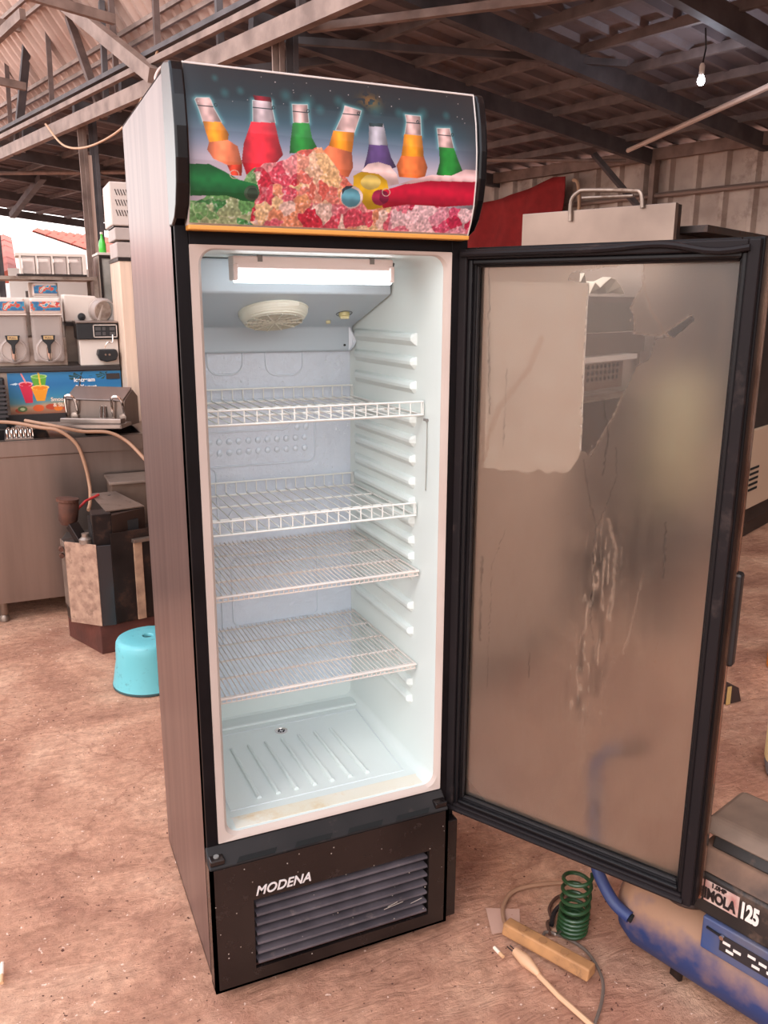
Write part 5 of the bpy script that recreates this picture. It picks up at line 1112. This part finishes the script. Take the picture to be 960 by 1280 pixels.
# ceiling bulb
lb = thing('light_bulb', 'lit bulb hanging on a short wire under the dark roof', 'light bulb', tuple(AB(2.25, 5.27, 3.09)))
c0 = AB(2.25, 5.27, 0)
MB().lathe([(.012, 3.125), (.018, 3.11), (.025, 3.092), (.026, 3.078), (.020, 3.062), (.010, 3.054), (.0005, 3.052)], c0, n=20).build('bulb', mat('bulb_glow', (255, 255, 255), .4, emit=(226, 236, 255), estr=220), lb, smooth=True)
MB().lathe([(.018, 3.12), (.020, 3.18), (.012, 3.20)], c0, n=14).build('socket', steel_white, lb, smooth=True); MB().tube([c0 + V((0, 0, 3.19)), c0 + V((.02, 0, 3.3)), c0 + V((0, 0, 3.43))], .006, 6).build('wire', black, lb)

# ---- air compressor
Dv = V((.29, -.957, 0)).normalized(); Pv = V((.957, .29, 0)).normalized(); C0 = V((.985, -.22, 0))
def DPz(s, q, z): return C0 + Dv * s + Pv * q + V((0, 0, z))
ac = thing('air_compressor', 'small dusty blue air compressor with black motor cover, at the foot of the open door', 'compressor', tuple(DPz(.35, 0, 0)))
Mb = bpy.data.materials.new('dusty_blue_paint'); Mb.use_nodes = True; n = Mb.node_tree; b = n.nodes['Principled BSDF']; L = n.links
g = n.nodes.new('ShaderNodeNewGeometry'); sx_ = n.nodes.new('ShaderNodeSeparateXYZ'); L.new(g.outputs['Normal'], sx_.inputs[0]); t = n.nodes.new('ShaderNodeTexCoord'); no = n.nodes.new('ShaderNodeTexNoise'); no.inputs['Scale'].default_value = 14; no.inputs['Detail'].default_value = 8; L.new(t.outputs['Object'], no.inputs[0])
ma = n.nodes.new('ShaderNodeMath'); ma.operation = 'MULTIPLY_ADD'; L.new(no.outputs[0], ma.inputs[0]); ma.inputs[1].default_value = 1.9; L.new(sx_.outputs[2], ma.inputs[2])
rp = n.nodes.new('ShaderNodeValToRGB'); L.new(ma.outputs[0], rp.inputs[0]); rp.color_ramp.elements[0].position = .62; rp.color_ramp.elements[1].position = 1.0; rp.color_ramp.elements[0].position = .9
ma2 = n.nodes.new('ShaderNodeMapRange'); L.new(ma.outputs[0], ma2.inputs[0]); ma2.inputs[1].default_value = .72; ma2.inputs[2].default_value = 1.55
mx = n.nodes.new('ShaderNodeMixRGB'); L.new(ma2.outputs[0], mx.inputs[0]); mx.inputs[1].default_value = lin((38, 54, 98)); mx.inputs[2].default_value = lin((158, 118, 92)); L.new(mx.outputs[0], b.inputs['Base Color']); b.inputs['Roughness'].default_value = .55
TZ, TR = .122, .108
MB().lathe([(.0005, -.035), (.03, -.032), (.065, -.015), (.092, .005), (TR, .04), (TR, .60), (.09, .64), (.0005, .68)], DPz(.02, 0, TZ), Dv, 40).build('tank', Mb, ac, smooth=True)
for q in (-.04, .04): MB().beam(DPz(.16, q, .045), DPz(.16, q * 1.2, 0.002), .03, .01).build('foot', dark_metal, ac)
MB().lathe([(.02, 0), (.04, .01), (.04, .03), (.02, .04)], DPz(.10, .09, .02), Pv, 16).build('wheel', black, ac)
MB().lathe([(.0, 0), (.0, 0)], (0, 0, 0), n=3) if 0 else None
MB().tube(smooth_path([V((.898, -.318, .14)), V((.885, -.27, .155)), V((.888, -.205, .195)), V((.905, -.17, .24)), V((.93, -.125, .36)), V((.95, -.10, .405)), V((.99, -.092, .425)), V((1.06, -.10, .425))], 6), .0145, 12).build('handle_pipe', mat('blue_pipe_paint', (38, 54, 104), .5, rgb2=(58, 66, 100), vscale=12), ac, smooth=True)
MB().tube([V((.8985, -.3185, .1398)), V((.9005, -.3235, .1385))], .010, 12).build('pipe_bore', mat('slot_black', (0, 0, 0)), ac)
MB().tube([V((1.02, -.095, .4255)), V((1.10, -.108, .424))], .0175, 12).build('grip', mat('dark_grip', (70, 44, 34), .6), ac)
MB().tube(arc(DPz(.16, -.03, .226), .05, PI * .9, PI * 2.05, 14, Dv, Pv), .009, 8).build('rubber_ring', mat('dark_rubber', (58, 42, 36), .7), ac, smooth=True)
MB().lathe([(.045, .20), (.045, .265)], DPz(.16, .0, 0), n=18).build('pump_foot', mat('dark_rubber', (0, 0, 0)), ac)
dusty_black = mat('dusty_black', (28, 23, 21), .5, rgb2=(44, 36, 32), vscale=9, dirt=(110, 84, 68), dscale=12, damt=.15)
dust_top = mat('dust_coat', (128, 96, 76), .8, rgb2=(70, 54, 46), vscale=9)
FQ = (V((.945, -.49, 0)) - C0).dot(Pv)     # face offset across the tank
MB().prism([DPz(.215, q, z) for q, z in ((FQ, .262), (FQ, .352), (FQ + .012, .362), (FQ + .26, .362), (FQ + .26, .262))], Dv * .42).build('motor_cover', dusty_black, ac, bevel=.005, segs=3)
MB().prism([DPz(.205, q, z) for q, z in ((FQ - .004, .363), (FQ + .03, .398), (FQ + .22, .398), (FQ + .26, .363))], Dv * .44).build('cover_shoulder', dust_top, ac, bevel=.005, segs=3)
MB().prism([DPz(.225, q, z) for q, z in ((FQ + .035, .398), (FQ + .045, .425), (FQ + .21, .425), (FQ + .22, .398))], Dv * .40).build('cover_band', dusty_black, ac, bevel=.004)
MB().prism([DPz(.20, q, z) for q, z in ((FQ + .03, .425), (FQ + .06, .452), (FQ + .20, .455), (FQ + .23, .425))], Dv * .17).build('air_filter', mat('grey_dust', (112, 92, 78), .7, var=.25, vscale=10), ac, bevel=.012, segs=3)
MB().prism([DPz(.37, q, z) for q, z in ((FQ + .05, .425), (FQ + .08, .462), (FQ + .20, .468), (FQ + .23, .425))], Dv * .20).build('air_filter', mat('grey_dust', (0, 0, 0)), ac, bevel=.012, segs=3)
MB().prism([DPz(.238, FQ - .0015, .296), DPz(.238, FQ - .0015, .344), DPz(.312, FQ - .0015, .344), DPz(.312, FQ - .0015, .296)], Pv * .001).build('name_plate', mat('red_white_plate', (198, 172, 160), .5, rgb2=(150, 60, 54), vscale=26), ac)
tl_ = mat('pale_decal', (222, 206, 196), .5); td_ = mat('dark_decal', (26, 18, 18), .5)
text_mesh('lettering', 'IMOLA', .034, td_, ac, DPz(.2385, FQ - .003, .3035), Dv, (0, 0, 1), bold=.0016, xscale=.66)
text_mesh('lettering', '125', .050, tl_, ac, DPz(.315, FQ - .003, .3035), Dv, (0, 0, 1), bold=.0024, xscale=.54)
text_mesh('lettering', '1.0HP', .014, td_, ac, DPz(.252, FQ - .003, .334), Dv, (0, 0, 1), bold=.0006, xscale=.95)
bpn = MB().prism([DPz(.243, FQ - .006, .184), DPz(.243, FQ - .006, .261), DPz(.66, FQ - .006, .261), DPz(.66, FQ - .006, .184)], Pv * .03).build('switch_panel', mat('bright_blue_panel', (40, 66, 116), .45, rgb2=(92, 88, 98), vscale=6), ac, bevel=.003)
MB().prism([DPz(.285, FQ - .008, .205), DPz(.285, FQ - .008, .243), DPz(.40, FQ - .008, .243), DPz(.40, FQ - .008, .205)], Pv * .0015).build('spec_label', mat('dark_label', (40, 34, 36), .5), bpn)
for k, (s_, z_) in enumerate(((.292, .226), (.315, .221), (.345, .229), (.368, .226), (.30, .211), (.355, .212), (.385, .215))): MB().prism([DPz(s_, FQ - .0095, z_), DPz(s_, FQ - .0095, z_ + .006), DPz(s_ + .016, FQ - .0095, z_ + .006), DPz(s_ + .016, FQ - .0095, z_)], Pv * .001).build('label_field', tl_, bpn)
MB().beam(DPz(.255, FQ - .010, .243), DPz(.292, FQ - .010, .240), .004, .004).build('latch', black, bpn); MB().lathe([(.005, 0), (.005, .006)], DPz(.290, FQ - .009, .240), -Pv, 10).build('screw', chrome, bpn)
# ---- spring hose
cp = []; 
for i in range(9 * 16):
    a0 = 2 * PI * i / 16; h_ = i / (9 * 16); pitch = .012 + (.085 * max(0, (h_ - .45)) ** 1.0 + .0) 
    z = .012 + h_ * .085 + .16 * max(0, h_ - .5) ** 1.3
    cp.append(V((.846 + .018 * h_ + .034 * math.cos(a0), -.178 + .012 * h_ + .034 * math.sin(a0), z)))
tag(MB().tube(cp, .0048, 8).build('spring_hose', mat('green_hose', (34, 62, 34), .35, var=.2), None, smooth=True), 'coiled dark green air hose standing beside the compressor tank', 'hose')
# ---- power strip, cables, plug
pz = thing('power_strip', 'dusty tan power strip lying tilted on the floor near the green hose', 'power strip', (.745, -.215, 0))
A0 = V((.700, -.110, .004)); A1 = V((.800, -.318, .004)); dd = (A1 - A0).normalized(); pp = dd.cross(V((0, 0, 1))).normalized()
MB().prism([A0 + pp * q + V((0, 0, z)) for q, z in ((-.020, .006), (-.016, .036), (.016, .038), (.022, .008))], A1 - A0).build('body', mat('dusty_tan_plastic', (186, 132, 84), .65, rgb2=(150, 104, 66), vscale=14, dirt=(96, 70, 50), dscale=30, damt=.2), pz, bevel=.004)
for k in range(3): q = A0.lerp(A1, .2 + .25 * k) + pp * .012 + V((0, 0, .0385)); MB().lathe([(.010, 0), (.010, .0015)], q - pp * .008, n=14).build('socket_face', mat('dusty_tan_dark', (150, 104, 66), .7), pz)
def cable(nm, pts, z, r_, M, lab, cat='cable'):
    tag(MB().tube(smooth_path([V((x, y, z if not isinstance(z, list) else z[i])) for i, (x, y) in enumerate(pts)], 8), r_, 8).build(nm, M, None, smooth=True), lab, cat)
cable('power_cable', [(.704, -.105), (.715, -.075), (.742, -.030), (.790, .006), (.848, .008), (.92, -.010), (.975, -.035), (1.01, -.05)], [.022, .012, .007, .007, .007, .007, .007, .007], .0055, rubber_tan, 'thick tan cable curving from the power strip back behind the green hose')
cable('dark_cable', [(.948, -.076), (.896, -.056), (.85, -.080), (.828, -.118), (.812, -.125), (.80, -.15), (.795, -.16)], .006, .0045, mat('dark_cable', (84, 56, 44), .6), 'dark brown cable looped on the floor between the power strip and the green hose')
cable('grey_cable', [(.768, -.172), (.790, -.150), (.822, -.186), (.842, -.245), (.826, -.32), (.785, -.375), (.719, -.43)], [.006, .006, .007, .007, .007, .007, .007], .0038, mat('grey_cable', (104, 88, 78), .6), 'thin grey cable arching around the near end of the power strip')
cable('black_rod', [(.895, -.110), (.845, -.112), (.812, -.142)], [.045, .022, .012], .006, black, 'short black hose end leaning behind the power strip', 'hose')
tag(MB().tube([(.806, -.186, .03), (.780, -.200, .042)], .003, 8).build('metal_rod', steel, None), 'thin metal rod leaning against the far side of the power strip', 'rod')
pg = thing('plug_lead', 'cream plug and lead lying in front of the power strip', 'plug', (.695, -.25, 0))
MB().tube([V((.682, -.180, .013)), V((.688, -.215, .013)), V((.692, -.245, .012)), V((.694, -.262, .010))], [.010, .015, .010, .006], 10).build('plug_body', mat('dusty_cream', (206, 160, 124), .55), pg, smooth=True)
MB().tube([V((.694, -.26, .008)), V((.702, -.33, .007)), V((.722, -.43, .007))], .0062, 8).build('lead', mat('dusty_cream', (0, 0, 0)), pg, smooth=True)
for q in (-.004, .004): MB().tube([V((.680 + q, -.182, .013)), V((.676 + q, -.160, .013))], .002, 6).build('pin', chrome, pg)
tag(MB().prism([(.667, -.098, .001), (.738, -.114, .001), (.778, -.051, .001), (.70, -.012, .001)], (0, 0, .0012)).build('plastic_scrap', mat('dusty_film', (190, 150, 132), .25), None), 'flat scrap of clear plastic on the floor beside the fridge', 'plastic')
for (a0, a1), lab in ((((.647, -.142, .005), (.651, -.177, .005)), 'cigarette end on the floor left of the power strip'), (((-.437, .277, .006), (-.439, .212, .006)), 'small white stub on the floor at the left edge of the photo')):
    t_ = thing('cigarette_butt', lab, 'cigarette butt', a0, group='cigarette ends on the floor'); MB().tube([a0, V(a0).lerp(V(a1), .6)], .0045, 8).build('paper', mat('stub_paper', (236, 210, 190), .7), t_); MB().tube([V(a0).lerp(V(a1), .6), a1], .0046, 8).build('filter', mat('stub_filter', (206, 160, 120), .7), t_)
# ---- things at the right edge
oc = thing('orange_canister', 'bright orange canister at the right edge of the photo, on the floor', 'canister', (2.64, .75, 0))
MB().lathe([(.078, 0), (.082, .01), (.080, .20), (.06, .225), (.0005, .23)], (2.64, .75, 0), n=24).build('body', mat('orange_paint', (236, 140, 30), .4), oc, smooth=True); MB().lathe([(.084, .10), (.084, .115)], (2.64, .75, 0), n=24).build('band', mat('dark_orange', (190, 100, 24), .5), oc)
cc = thing('cream_canister', 'cream canister with a grey base at the right edge above the compressor', 'canister', (1.925, .135, 0))
MB().lathe([(.062, .05), (.068, .07), (.068, .22), (.05, .25), (.0005, .255)], (1.925, .135, 0), n=24).build('body', mat('cream_paint', (236, 208, 150), .4), cc, smooth=True); MB().lathe([(.052, 0), (.058, .01), (.066, .05), (.064, .058)], (1.925, .135, 0), n=24).build('base', mat('grey_base', (112, 104, 104), .5), cc, smooth=True)
wg = thing('wooden_wedge', 'small dark wedge on the floor just right of the door handle', 'wedge', (2.2, .64, 0))
MB().prism([(2.14, .60, 0), (2.22, .60, 0), (2.20, .60, .06), (2.15, .60, .085)], (0, .06, 0)).build('block', mat('dark_wedge', (60, 40, 34), .8), wg); MB().box(2.14, 2.16, .597, .60, .0, .075).build('face_strip', mat('wedge_face', (196, 160, 100), .7), wg)
# ---- grit on the floor
mb = MB()
for k in range(700):
    if k < 420: x, y = rng.uniform(-.9, .0), rng.uniform(-.4, 2.3)
    else: x, y = rng.uniform(.62, 3.2), rng.uniform(-.4, 1.4)
    if x > -.12 and x < .5 and y > 1.4: continue
    s = rng.uniform(.0010, .0032) * (1 if y < 1 else 1.6); c = V((x, y, .001))
    mb.add([c + V((s, 0, 0)), c + V((0, s * rng.uniform(.6, 1.4), 0)), c + V((-s, 0, 0)), c + V((0, -s, 0)), c + V((0, 0, s * .9))], [(0, 1, 4), (1, 2, 4), (2, 3, 4), (3, 0, 4)])
tag(mb.build('floor_grit', mat('grit', (150, 96, 78), .9, rgb2=(222, 184, 160), vscale=30), None), 'small grit and crumbs scattered over the floor', 'grit', kind='stuff')
